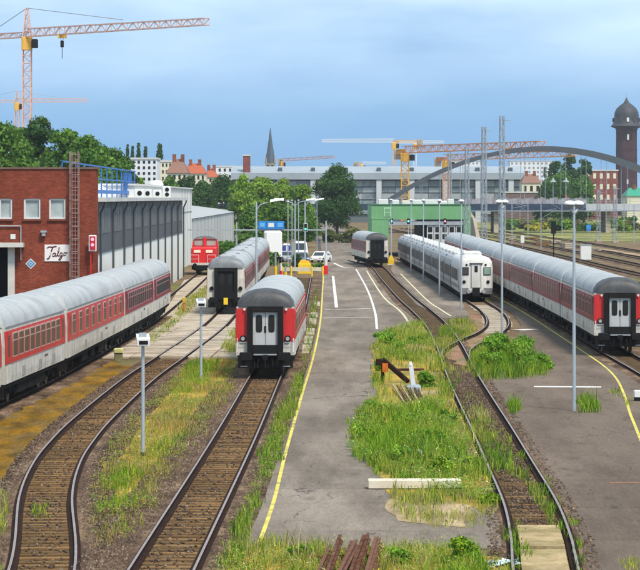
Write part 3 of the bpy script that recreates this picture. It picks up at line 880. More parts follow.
# ================================================================== BUILDINGS, LEFT
def brick_mat(name, c, mortar, s=1.0):
    if name in MATS: return MATS[name]
    m = mat(name, c, 0.9, 0.28, 0.5, 10, c2=tuple(v*0.75 for v in c), c2scale=0.35, c2cut=(0.45,0.7))
    n = m.node_tree; N = n.nodes; Lk = n.links.new
    b = N["Principled BSDF"]; old = b.inputs['Base Color'].links[0].from_socket
    t = N.new("ShaderNodeTexCoord"); sp = N.new("ShaderNodeSeparateXYZ"); Lk(t.outputs['Object'], sp.inputs[0])
    ad = N.new("ShaderNodeMath"); ad.operation = 'ADD'; Lk(sp.outputs['X'], ad.inputs[0]); Lk(sp.outputs['Y'], ad.inputs[1])
    cb = N.new("ShaderNodeCombineXYZ"); Lk(ad.outputs[0], cb.inputs['X']); Lk(sp.outputs['Z'], cb.inputs['Y'])
    bt = N.new("ShaderNodeTexBrick"); bt.inputs['Scale'].default_value = 1.0
    bt.inputs['Brick Width'].default_value = 0.25*s; bt.inputs['Row Height'].default_value = 0.075*s; bt.inputs['Mortar Size'].default_value = 0.008*s
    bt.inputs['Color1'].default_value = (1,1,1,1); bt.inputs['Color2'].default_value = (0.62,0.6,0.6,1); bt.inputs['Mortar'].default_value = (*mortar,1)
    Lk(cb.outputs[0], bt.inputs['Vector'])
    mx = N.new("ShaderNodeVectorMath"); mx.operation = 'MULTIPLY'; Lk(old, mx.inputs[0]); Lk(bt.outputs['Color'], mx.inputs[1])
    Lk(mx.outputs[0], b.inputs['Base Color'])
    return m
m_brick = brick_mat("red brick", (0.25,0.062,0.038), (0.8,0.95,1.0))
m_trim = mat("white window trim", (0.60,0.60,0.58), 0.6, 0.08)
m_frost = glass_mat("frosted glass", (0.34,0.38,0.38), 0.25)
m_shed_w = mat("white shed cladding", (0.74,0.73,0.68), 0.7, 0.07, 0.5, 6, streak=0.14)
m_shed_g = mat("grey shed cladding", (0.075,0.08,0.085), 0.7, 0.2, 0.6, 6, streak=0.15)
m_shed_p = mat("shed pane", (0.125,0.13,0.13), 0.5, 0.25, 0.8, 0, spec=0.08)
m_dark = mat("dark interior", (0.015,0.016,0.017), 0.9, 0.2)
m_blue = mat("blue railing paint", (0.02,0.13,0.42), 0.5, 0.12)
m_roofm = mat("pale flat roof", (0.50,0.50,0.48), 0.85, 0.2, 0.4)
m_pipe = mat("dark downpipe", (0.055,0.06,0.063), 0.5, 0.15)

DB = 186.7
def fx(px): return (px-320)/F*DB
def fz(py): return H-(py-YH)/F*DB
t = thing("brick_building", "red brick workshop front with square windows and a caged ladder", "building", (0,0,0))
zt = 10.63
ops = [(fx(-25),fx(-8),fz(219),fz(198.5)),(fx(-1),fx(12.3),fz(219),fz(198.5)),(fx(23.7),fx(40.6),fz(219),fz(198.5)),(fx(49),fx(65.6),fz(219),fz(198.5))]
q = MB()   # wall with real window openings
xs = [-38.0] + [v for o in ops for v in o[:2]] + [-14.95]
for i in range(0, len(xs)-1, 2): q.box(xs[i],xs[i+1],DB,DB+2.0,fz(219),fz(198.5))
dx0, dx1, dz1 = fx(-30), fx(8), fz(247)
q.box(-38,-14.95,DB,DB+2.0,fz(198.5),zt)
q.box(-38,-14.95,DB,DB+2.0,dz1,fz(219)); q.box(-38,dx0,DB,DB+2.0,0,dz1); q.box(dx1,-14.95,DB,DB+2.0,0,dz1)
wl = q.build("wall", m_brick, t)
MB().box(-38.1,-14.85,DB-0.08,DB+2.1,zt,zt+0.13).build("coping", mat("dark coping",(0.16,0.10,0.08),0.8,0.2), t)
for x0,x1,z0,z1 in ops:
    w = MB().box(x0,x1,DB+0.20,DB+0.25,z0,z1).build("window", m_frost, t)
    q = MB(); e = 0.12
    q.box(x0,x0+e,DB+0.07,DB+0.22,z0,z1); q.box(x1-e,x1,DB+0.07,DB+0.22,z0,z1); q.box(x0+e,x1-e,DB+0.07,DB+0.22,z0,z0+e); q.box(x0+e,x1-e,DB+0.07,DB+0.22,z1-e,z1)
    q.build("window_frame", m_trim, w)
    MB().box(x0-0.08,x1+0.08,DB-0.12,DB-0.021,z0-0.14,z0-0.002).build("window_sill", mat("sill brick",(0.16,0.05,0.035),0.85,0.2), w)
MB().box(dx0,dx1,DB+1.2,DB+1.3,0,dz1).build("doorway", m_dark, t)
MB().box(fx(8.2),fx(15),DB-0.25,DB-0.003,0,fz(247)).build("door_pier", mat("pale render",(0.52,0.50,0.46),0.8,0.12), t)
MB().box(fx(-40),fx(24.5),DB-1.0,DB-0.003,fz(247),fz(242.6)).build("door_canopy", mat("pale render",(0.5,0.5,0.5)), t)
q = MB(); q.tube((fx(21),DB-0.1,fz(260)),(fx(21),DB-0.1,fz(226)),0.045); q.tube((fx(21),DB-0.1,fz(226)),(fx(-30),DB-0.1,fz(226)),0.045)
q.build("conduit_pipe", m_steel, t)
q = MB(); q.box(fx(41),fx(47),DB-0.35,DB-0.003,fz(232.5),fz(230.5)); q.cbox(fx(42),fx(46),DB-0.30,DB-0.05,fz(236),fz(231.5),0.04)
q.build("wall_lamp", m_steel, t)
MB().box(fx(10.5),fx(15.5),DB-0.03,DB-0.003,fz(239),fz(234)).build("notice_plate", m_trim, t)
# ladder with cage
q = MB()
for x in (71.2,78.4): q.box(fx(x)-0.03,fx(x)+0.03,DB-0.25,DB-0.19,0.5,fz(151))
z = 0.8
while z < fz(152): q.box(fx(71.2),fx(78.4),DB-0.24,DB-0.20,z-0.02,z+0.02); z += 0.30
q.build("ladder", mat("dull red grey steel",(0.26,0.17,0.15),0.6,0.2), t)
q = MB(); z = 2.6
cx = fx(74.8)
while z < fz(152):
    ring = [(cx+0.33*math.cos(a), DB-0.22-0.62*math.sin(a), z) for a in np.linspace(0,math.pi,9)]
    for a,b in zip(ring[:-1],ring[1:]): q.beam(a,b,0.03,0.05)
    z += 0.85
for a in np.linspace(0,math.pi,6): q.beam((cx+0.33*math.cos(a),DB-0.22-0.62*math.sin(a),2.6),(cx+0.33*math.cos(a),DB-0.22-0.62*math.sin(a),fz(152)),0.03)
q.build("ladder_cage", mat("dull red grey steel",(0.2,0.17,0.15)), t)
# script name sign
sg = thing("name_sign", "white wall sign with dark script lettering on the brick front", "sign", (fx(44.7),DB-0.03,fz(261.3)))
sw, sh = fx(69.3)-fx(44.7), fz(244.6)-fz(261.3)
MB().box(0,sw,-0.03,0.027,0,sh).build("sign_board", mat("sign white",(0.72,0.68,0.66),0.5,0.05), sg)
strokes = {"T": [[(2,8.2),(3,9.2),(6,9.0),(9.5,9.6)],[(6.5,9.1),(5.2,6),(4.2,3),(3.2,1.2),(2.2,0.6),(1.6,1.2)]],
           "a": [[(8.6,4.6),(7.4,5.0),(6.4,4.0),(6.3,2.8),(7.2,2.4),(8.3,3.4),(8.9,4.7),(8.5,3.0),(9.0,2.5),(9.8,3.2)]],
           "l": [[(9.8,3.2),(11.6,6.5),(12.0,8.6),(11.3,8.8),(10.7,6.6),(10.4,3.6),(10.9,2.6),(11.7,3.2)]],
           "g": [[(14.2,4.9),(13,5.2),(12.2,4.2),(12.2,3.0),(13,2.7),(14.0,3.8),(14.4,5.0),(13.6,1.6),(12.4,0.0),(11.2,0.1),(12.0,1.4),(14.6,3.0)]],
           "o": [[(16.6,5.3),(15.4,4.9),(15.0,3.6),(15.8,3.0),(16.9,3.6),(17.3,4.8),(16.6,5.3),(17.4,4.9),(18.6,5.4)]]}
for k, lines in strokes.items():
    q = MB()
    for ln in lines:
        pts = [(x/20*sw+0.02, -0.035, 0.08+(z/10)*sh*0.86) for x, z in ln]
        for a, b in zip(pts[:-1], pts[1:]): q.beam(a, b, 0.02, 0.07 if k != "T" else 0.085)
    q.build("letter", mat("sign lettering",(0.10,0.02,0.03),0.5,0.05), sg)
# diamond plate
dg = thing("diamond_sign", "small blue and white diamond plate on the brick front", "sign", (fx(30.8),DB-0.02,fz(263.7)))
for r_, m_, y_ in ((0.36,m_trim,0.0),(0.27,mat("sign blue",(0.05,0.22,0.45),0.5,0.1),-0.012),(0.15,m_trim,-0.024),(0.09,mat("sign blue",(0,0,0)),-0.036)):
    q = MB(); pts = [(r_,0),(0,r_),(-r_,0),(0,-r_)]
    q.loft([[(x,y_-0.008,z) for x,z in pts],[(x,y_+0.015,z) for x,z in pts]], True); q.build("plate", m_, dg)
# red signal at the corner
m_redlight = mat("red lamp lens",(0.8,0.05,0.08),0.3,0.05,emit=((1,0.25,0.35),1.6))
m_grnlight = mat("green lamp lens",(0.05,0.6,0.4),0.3,0.05,emit=((0.1,1.0,0.7),1.6))
sgn = thing("wall_signal", "red boxed light signal at the right corner of the brick front", "signal", (fx(93.2),DB-0.5,fz(251)))
MB().cbox(-0.26,0.26,-0.06,0.1,0,1.07,0.04).build("white_border", m_trim, sgn)
MB().cbox(-0.20,0.20,-0.09,0.02,0.07,1.0,0.04).build("signal_box", mat("signal red",(0.42,0.02,0.03),0.5,0.1), sgn)
for z in (0.42,0.78): MB().tube((0,-0.05,z),(0,-0.12,z),0.11,0.11,12).build("lens", m_redlight, sgn)
MB().box(-0.3,-0.2,0.0,0.6,0.4,0.5).build("bracket", m_steel, sgn)
MB().tube((-0.14,0.15,-5),(-0.14,0.15,0.4),0.05).build("post", m_lred, sgn)

# ---- long shed
t = thing("shed", "long white and grey workshop shed with dark downpipes behind the brick front", "building")
SX = -15.0
pd = [190.4,202,213.4,224.3,235.6,246.4,258.2,270,282,294,306]
MB().box(-40,SX-0.12,DB+2.01,307,0,8.45).build("core", m_shed_w, t)
MB().box(-40.3,SX+0.45,DB+2.02,307.3,8.45,8.74).build("roof_slab", m_roofm, t)
bays = [188.8] + pd[1:] + [306.9]
for a, b in zip(bays[:-1], bays[1:]):
    if b-a < 3: continue
    MB().box(SX-0.12,SX,a+0.06,b-0.06,0.02,4.96).build("white_panel", m_shed_w, t)
    MB().box(SX-0.12,SX-0.03,a+0.06,b-0.06,5.0,8.44).build("grey_panel", m_shed_g, t)
    n = 4
    for k in range(n):
        y0 = a+1.2+k*(b-a-2.4)/n; y1 = y0 + (b-a-2.4)/n - 0.35
        MB().box(SX-0.05,SX+0.0,y0,y1,6.25,8.0).build("shed_window", m_shed_p, t)
MB().box(SX-0.02,SX+0.06,188.8,307,4.92,5.04).build("rail_trim", m_pipe, t)
for d in pd:
    q = MB(); q.path([(SX+0.40,d,8.45),(SX+0.36,d,8.2),(SX+0.10,d,7.7),(SX+0.10,d,0.1)],0.075,8)
    q.build("downpipe", m_pipe, t)
# upper block, walkway railing, roof plant
t = thing("upper_hall", "taller white hall rising behind the shed roof", "building")
MB().box(-40,-17,256,371,0,9.85).build("wall", m_shed_w, t)
MB().box(-40.2,-16.8,255.8,371.2,9.85,10.02).build("parapet_cap", m_trim, t)
for y in (345,352,359,366): MB().box(-17,-16.94,y-0.08,y+0.08,0,9.8).build("panel_joint", m_steel, t)
MB().box(-17,-16.94,344,371,6.9,7.0).build("panel_joint", m_steel, t)
t = thing("roof_railing", "blue steel walkway railing on the shed roof", "railing")
q = MB().beam((-17.5,190,11.2),(-17.5,265,11.2),0.10); q.build("top_rail", m_blue, t)
MB().beam((-17.5,190,10.2),(-17.5,265,10.2),0.10).build("middle_rail", m_blue, t)
MB().box(-17.55,-17.45,190,265,9.05,9.35).build("toe_board", m_blue, t)
for k in range(14): MB().box(-17.54,-17.46,190+k*5.7,190.1+k*5.7,8.7,11.2).build("post", m_blue, t)
for k in range(2): MB().box(-17.7,-17.62,252+k*6,256+k*6,9.0,11.0).build("screen_panel", m_blue, t)
t = thing("roof_skylight", "white peaked skylight behind the blue railing", "skylight")
q = MB(); q.loft([[(-26,215,8.74),(-18.6,215,8.74),(-19.0,215,9.4),(-22.3,215,11.0),(-25.6,215,9.4)],[(-26,256,8.74),(-18.6,256,8.74),(-19.0,256,9.4),(-22.3,256,11.0),(-25.6,256,9.4)]], True)
q.build("glazing", mat("skylight white",(0.72,0.74,0.76),0.4,0.05), t)
for k in range(9): q = MB().beam((-19.0,216+k*4.8,9.42),(-22.3,216+k*4.8,11.03),0.1); q.build("glazing_bar", m_steel, t)
for k, (px_, lab) in enumerate(((139,"leftmost air conditioning unit on the shed roof edge"),(147,"second air conditioning unit on the shed roof edge"),(157,"third air conditioning unit on the shed roof edge"),(166.5,"rightmost air conditioning unit on the shed roof edge"))):
    d = 15.8*2800/(320-px_)
    t = thing("air_conditioning_unit", lab, "air conditioner", (-15.8,d,8.74), group="roof plant on the shed")
    MB().cbox(-0.42,0.42,0,0.9,0,0.75 if k != 3 else 1.15,0.05).build("casing", m_trim, t)
    for z in ((0.38,) if k != 3 else (0.32,0.82)):
        MB().tube((0.05,-0.03,z),(0.05,0.05,z),0.21,0.21,14).build("fan", m_dark, t)
# dome vent
tag(MB().lathe([(0.8,0),(0.85,0.25),(0.7,0.5),(0.4,0.65),(0.05,0.7)],14).build("roof_ventilator", m_trim, None, True), "white round ventilator dome on the tall hall roof", "ventilator").location = (-18.5,316,10.02)

# ---- warehouse beyond
t = thing("warehouse", "grey ribbed warehouse with shallow roof beyond the red locomotive", "warehouse")
q = MB(); q.box(-36,-17.2,372,581,0,5.95); q.build("wall", mat("pale ribbed wall",(0.50,0.51,0.50),0.7,0.08,0.3,4,streak=0.12), t)
q = MB(); q.loft([[(-17.0,371.5,5.95),(-26.6,371.5,7.15),(-36.2,371.5,5.95)],[(-17.0,581.5,5.95),(-26.6,581.5,7.15),(-36.2,581.5,5.95)]], True); q.build("roof", mat("warehouse roof",(0.33,0.34,0.34),0.7,0.1), t)
for k in range(16): MB().box(-17.2,-17.12,378+k*13,378.5+k*13,0,5.9).build("wall_rib", m_steel, t)

# ================================================================== GREEN WASH HALL
m_green = mat("wash hall green", (0.14,0.33,0.15), 0.6, 0.12, 0.4, 5, streak=0.12)
m_greend= mat("wash hall dark green trim", (0.03,0.12,0.05), 0.6, 0.1)
t = thing("wash_hall", "green wash hall spanning the tracks behind the white train", "building")
DW = 412.0
gx = lambda p: (p-320)/F*DW
gz = lambda p: H-(p-YH)/F*DW
MB().box(gx(371.5),gx(471),DW,DW+34,gz(219.5),gz(205.2)).build("fascia", m_green, t)
MB().box(gx(371.2),gx(471.3),DW-0.1,DW+34.1,gz(205.2),gz(204.2)).build("roof_edge", m_greend, t)
MB().box(gx(371.8),gx(388.5),DW+0.05,DW+33,0,gz(219.5)).build("pier", m_green, t)
MB().box(gx(463.5),gx(470.7),DW+0.05,DW+33,0,gz(219.5)).build("pier", m_green, t)
MB().box(gx(388.6),gx(463.4),DW+0.2,DW+0.7,gz(225),gz(221)).build("door_lintel", m_steel, t)
MB().box(gx(424),gx(463.4),DW+31,DW+32,0,5.4).build("back_wall", mat("hall interior wall",(0.42,0.41,0.39),0.8,0.1), t)
MB().box(gx(415),gx(422),DW+0.3,DW+3,0,gz(225)).build("dark_opening", m_dark, t)  # open bay, its inner shade put in as a near-black box
for k in range(5):
    x0 = gx(427+k*7.2); x1 = gx(433.6+k*7.2)
    dl_ = MB().box(x0,x1,DW+0.4,DW+0.5,0,gz(225.2)).build("door_leaf", mat("hall door grey",(0.46,0.47,0.48),0.6,0.1), t)
    for z0,z1 in ((gz(232),gz(227)),(gz(239),gz(234))):
        MB().box(x0+0.18,x1-0.18,DW+0.35,DW+0.41,z0,z1).build("door_pane", m_glassd, dl_)
q = MB()
q.box(gx(384),gx(391),DW-0.06,DW-0.003,gz(216.5),gz(207.5)); q.build("emblem_panel", mat("pale green emblem",(0.35,0.55,0.38),0.6,0.1), t)
MB().box(gx(385),gx(390),DW-0.09,DW-0.061,gz(211.5),gz(208.5)).build("emblem_mark", m_green, t)
MB().box(gx(385),gx(390),DW-0.09,DW-0.061,gz(215.8),gz(212.5)).build("emblem_mark", m_green, t)
for k, px_ in enumerate((384,397,409,421,436,449,458)):
    w = random.uniform(0.4,1.0)
    o = tag(MB().cbox(-w,w,0,1.5,0,random.uniform(0.4,0.9),0.1).build("roof_cowl", m_trim), f"{ORD[k]} white roof cowl from the left on the green wash hall", "roof cowl", "cowls on the wash hall roof")
    o.location = (gx(px_),DW+5+3*k,gz(204.2))
# concrete retaining wall to the right of the hall
q = MB(); q.loft([[(24.2,430,0),(24.8,430,0),(24.8,430,1.6),(24.2,430,1.6)],[(29.5,540,0),(30.1,540,0),(30.1,540,4.6),(29.5,540,4.6)],[(34,640,0),(34.6,640,0),(34.6,640,5.4),(34,640,5.4)]], True)
tag(q.build("retaining_wall", m_conc), "sloping pale concrete retaining wall right of the wash hall", "wall")

# ================================================================== LAMPS, MASTS, SIGNALS
m_pole = mat("pale lamp pole", (0.36,0.41,0.45), 0.5, 0.1, metal=0.25)
m_lhead = mat("lamp head white", (0.70,0.71,0.72), 0.4, 0.05)
def floodlight(label, base, h):
    t = thing("floodlight_post", label, "lamp post", base, 0.12, "short floodlight posts")
    MB().tube((0,0,0),(0,0,h),0.065,0.055,10).build("pole", m_pole, t)
    MB().tube((0,0,0),(0,0,0.12),0.10,0.09,10).build("pole_foot", m_under, t)
    hd = MB().loft([[(-0.20,-0.32,h-0.02),(0.20,-0.32,h-0.02),(0.20,0.30,h+0.10),(-0.20,0.30,h+0.10)],[(-0.22,-0.34,h+0.20),(0.22,-0.34,h+0.20),(0.22,0.32,h+0.36),(-0.22,0.32,h+0.36)]], True).build("lamp_head", m_lhead, t)
    MB().loft([[(-0.15,-0.345,h+0.03),(0.15,-0.345,h+0.03),(0.15,-0.345,h+0.15),(-0.15,-0.345,h+0.15)],[(-0.15,-0.31,h+0.03),(0.15,-0.31,h+0.03),(0.15,-0.31,h+0.15),(-0.15,-0.31,h+0.15)]], True).build("lamp_grille", m_under, hd)
    MB().box(-0.12,0.12,-0.1,0.2,h+0.26,h+0.40).build("lamp_cap", m_steel, hd)
b1 = G(143,456); floodlight("short floodlight post standing in the dry grass left of the centre track", b1, 3.75)
b2 = G(201,381); floodlight("short floodlight post beside the concrete crossing, left of the red coach", b2, 3.55)

def tall_lamp(label, base, h=8.35, twin=True):
    t = thing("tall_lamp_post", label, "lamp post", base, 0, "tall lamps along the yard")
    MB().tube((0,0,0),(0,0,h),0.078,0.05,10).build("pole", m_pole, t)
    for s_ in ((-1,1) if twin else (0,)):
        hd = MB().lathe([(0.22,h+0.08),(0.23,h+0.12),(0.20,h+0.18),(0.13,h+0.23),(0.04,h+0.25)],14,(0.20*s_,0.25*s_)).build("lamp_head", m_lhead, t, True)
        MB().lathe([(0.06,h-0.08),(0.12,h-0.03),(0.18,h+0.09)],12,(0.20*s_,0.25*s_)).build("lamp_diffuser", mat("lamp diffuser grey",(0.25,0.25,0.26),0.4,0.1), hd)
        if s_: MB().tube((0,0,h-0.3),(0.20*s_,0.25*s_,h-0.06),0.04).build("lamp_arm", m_pole, t)
tall_lamp("tall twin-headed lamp post nearest the camera on the right pavement", G(574,412))
tall_lamp("tall lamp post behind the leafy bush, in front of the crimson train", G(502,342))
tall_lamp("tall lamp post in front of the white train's cab end", G(461.3,310), twin=False)
tall_lamp("tall lamp post beside the white train's second car", G(439.4,295.6), twin=False)
tall_lamp("tall lamp post beside the middle of the white train", G(423.4,281.6), twin=False)
tall_lamp("tall lamp post near the rear of the white train, left of the red signal", G(411,274), twin=False)
tall_lamp("tall lamp post right beside the black-ended coach", G(391,262.5), twin=False)

def arm_lamp(label, base, h, arm, twin=False):
    t = thing("street_lamp", label, "street lamp", base, 0, "arm lamps by the gantry")
    MB().tube((0,0,0),(0,0,h),0.11,0.07,10).build("pole", m_pole, t)
    for s_ in ((1,-1) if twin else (1,)):
        MB().path([(0,0,h-0.7),(0.35*s_*arm,0,h-0.25),(arm*s_,0,h-0.05)],0.045).build("lamp_arm", m_pole, t)
        MB().loft([[(arm*s_+(x-0.5)*0.55*s_+0.5*s_, y*w, h-0.03+0.09*x) for y, w in ((-1,0.12),(0,0.17),(1,0.12))]+[(arm*s_+(x-0.5)*0.55*s_+0.5*s_, 0, h+0.18+0.06*x)] for x in (0,0.6,1.2,2.0)], True).build("lamp_head", m_lhead, t)
arm_lamp("street lamp on an arm between the grey train and the lone coach", (-5.18,228,0), 8.4, 0.9)
arm_lamp("twin-armed street lamp behind the yellow barrier", P(295,280,330).xy.to_3d(), 8.4, 1.1, True)
arm_lamp("street lamp right of the twin-armed lamp behind the gantry", P(305,280,345).xy.to_3d(), 8.4, 1.0)
for k, (px_, d, lab) in enumerate(((288,338,"thin bare pole left of the twin-armed street lamp"),(292,352,"thin bare pole just left of the twin-armed street lamp"),(298.5,360,"thin bare pole just right of the twin-armed street lamp"),(317,450,"thin pole in front of the big round tree"))):
    o = tag(MB().tube((0,0,0),(0,0,8.3),0.06,0.05,8).add([],[]).cbox(-0.13,0.13,-0.13,0.13,8.3,8.5,0.03).build("flag_pole", m_pole), lab, "pole")
    o.location = ((px_-320)/F*d, d, 0)
# signal gantry across the yard
t = thing("signal_gantry", "long thin signal gantry beam crossing above the red locomotive", "gantry")
DG = 318.0; zx = lambda p: (p-320)/F*DG; zz = lambda p: H-(p-YH)/F*DG
MB().box(-15.0,zx(326.3),DG-0.1,DG+0.1,zz(230.6),zz(229.2)).build("beam", m_steel, t)
MB().tube((zx(326),DG,0),(zx(326),DG,zz(221)),0.12,0.08,10).build("post", m_pole, t)
MB().tube((zx(236.6),DG+0.3,0),(zx(236.6),DG+0.3,zz(222)),0.10,0.07,8).build("post", m_pole, t)
MB().tube((zx(326),DG,0.6),(zx(326),DG,2.4),0.16,0.16,10).build("post_sleeve", m_lampw, t)
MB().cbox(zx(323),zx(328),DG-0.35,DG+0.15,0.05,1.05,0.05).build("post_box", m_lred, t)
sl_ = MB().cbox(zx(303.4),zx(307.8),DG-0.45,DG-0.15,zz(231.5),zz(223),0.05).build("signal_head", mat("signal housing",(0.30,0.36,0.33),0.5,0.1), t)
MB().box(zx(304.3),zx(306.9),DG-0.47,DG-0.44,zz(230.8),zz(223.8)).build("signal_face", m_dark, sl_)
MB().tube((zx(305.6),DG-0.46,zz(229)),(zx(305.6),DG-0.52,zz(229)),0.11,0.11,12).build("lens", m_grnlight, sl_)
# blue boards
t = thing("direction_board", "blue three-panel board with a white centre hung on the gantry", "sign")
m_bs = mat("board blue",(0.02,0.20,0.55),0.5,0.1)
for x0, x1, m_ in ((258.5,266.4,m_bs),(266.8,275.6,m_bs),(276,284.3,m_bs)):
    pn = MB().box(zx(x0),zx(x1),DG-0.30,DG-0.18,zz(229),zz(221.2)).build("panel", m_, t)
    MB().box(zx(x0+1.6),zx(x1-1.6),DG-0.33,DG-0.301,zz(227),zz(223)).build("panel_mark", m_lampw if x0 == 266.8 else mat("board light blue",(0.12,0.36,0.68),0.5,0.1), pn)
MB().box(zx(258.5),zx(284.3),DG-0.18,DG-0.12,zz(225.4),zz(224.6)).build("hanger", m_steel, t)

def lattice(b, p0, p1, w0, w1, n, chord, brace, axis=None):
    """four-chord lattice from p0 to p1, braced on all faces"""
    p0 = Vector(p0); p1 = Vector(p1); d = (p1-p0).normalized()
    up = Vector((0,0,1)) if abs(d.z) < 0.9 else Vector((0,1,0))
    a = d.cross(up).normalized(); c = a.cross(d).normalized()
    ring = lambda f: [p0.lerp(p1,f) + (a*sx + c*sz)*((w0+(w1-w0)*f)/2) for sx, sz in ((-1,-1),(1,-1),(1,1),(-1,1))]
    prev = ring(0)
    for i in range(1, n+1):
        cur = ring(i/n)
        for j in range(4):
            b.beam(prev[j], cur[j], chord)
            if i % 2: b.beam(prev[j], cur[(j+1)%4], brace)
            else: b.beam(prev[(j+1)%4], cur[j], brace)
            b.beam(cur[j], cur[(j+1)%4], brace)
        prev = cur
    return b
m_galv = mat("catenary mast steel", (0.30,0.33,0.36), 0.55, 0.15, metal=0.3)
for px_, d, ytop, lab in ((502,310,116,"tallest lattice mast behind the crimson train"),(484,340,127,"second tallest lattice mast left of the tallest one"),(467,390,147.5,"shorter lattice mast crossing the bridge arch"),
                     (449.7,450,152,"leftmost slender lattice mast before the bridge arch"),(598.5,560,190,"lattice mast left of the two at the water tower side"),(615,545,186,"lattice mast under the water tower")):
    ztop = H-(ytop-YH)/F*d
    t = thing("lattice_mast", lab, "mast", ((px_-320)/F*d,d,0), 0.3, "lattice masts along the main line")
    b = MB(); lattice(b,(0,0,0.3),(0,0,ztop),0.62 if d < 500 else 0.7,0.40,int(ztop/0.9),0.075,0.04); b.build("mast", m_galv, t)
    MB().cbox(-0.6,0.6,-0.6,0.6,0,0.35,0.05).build("footing", m_conc, t)
    MB().beam((0,0,ztop-0.5),(0.9,-0.3,ztop-0.5),0.09).build("bracket_arm", m_galv, t)
# main line signals and cabinets
t = thing("main_line_signal", "black colour light signal on a thin post beyond the crimson train", "signal", ((553.6-320)/F*400,400,0))
MB().tube((0,0,0),(0,0,4.4),0.08,0.07,8).build("post", m_under, t); MB().cbox(-0.35,0.35,-0.15,0.15,3.6,5.4,0.06).build("signal_head", m_black, t); MB().box(-0.2,0.2,-0.5,0.2,3.4,3.46).build("platform", m_under, t)
t = thing("equipment_cabinet", "white trackside cabinet beyond the crimson train roof", "cabinet", ((586-320)/F*390,390,0))
MB().cbox(-0.75,0.75,0,1.2,0.1,2.1,0.05).build("casing", m_lampw, t); MB().box(-0.8,0.8,-0.05,1.25,2.1,2.2).build("lid", m_steel, t); MB().box(-0.7,0.7,0.1,1.1,0,0.12).build("plinth", m_conc, t)
t = thing("trackside_sign", "small white sign on a post beyond the crimson train", "sign", ((522.5-320)/F*480,480,0))
MB().tube((0,0,0),(0,0,2.2),0.05,0.05,8).build("post", m_steel, t); MB().box(-0.32,0.32,-0.07,-0.03,1.0,2.3).build("board", m_lampw, t)
t = thing("trackside_sign", "small blue sign on a post below the bridge deck", "sign", ((588.6-320)/F*600,600,0))
MB().tube((0,0,0),(0,0,2.6),0.06,0.06,8).build("post", m_steel, t); MB().cbox(-0.5,0.5,-0.1,-0.03,1.7,3.0,0.05).build("board", mat("sign bright blue",(0.03,0.22,0.6),0.5,0.1), t)
# light signals before the wash hall
for px_, m_, lab in ((391.5,m_grnlight,"green light signal left of the wash hall doors"),(408.4,m_grnlight,"green light signal over the wash hall opening"),(445,m_redlight,"red light signal over the wash hall doors")):
    t = thing("light_signal", lab, "signal", ((px_-320)/F*405,405,0), group="wash hall signals")
    MB().tube((0,0,0),(0,0,5.0),0.06,0.06,8).build("post", m_steel, t)
    MB().cbox(-0.22,0.22,-0.1,0.1,4.95,5.75,0.05).build("signal_head", m_black, t)
    MB().tube((0,-0.09,5.35),(0,-0.16,5.35),0.14,0.14,12).build("lens", m_, t)

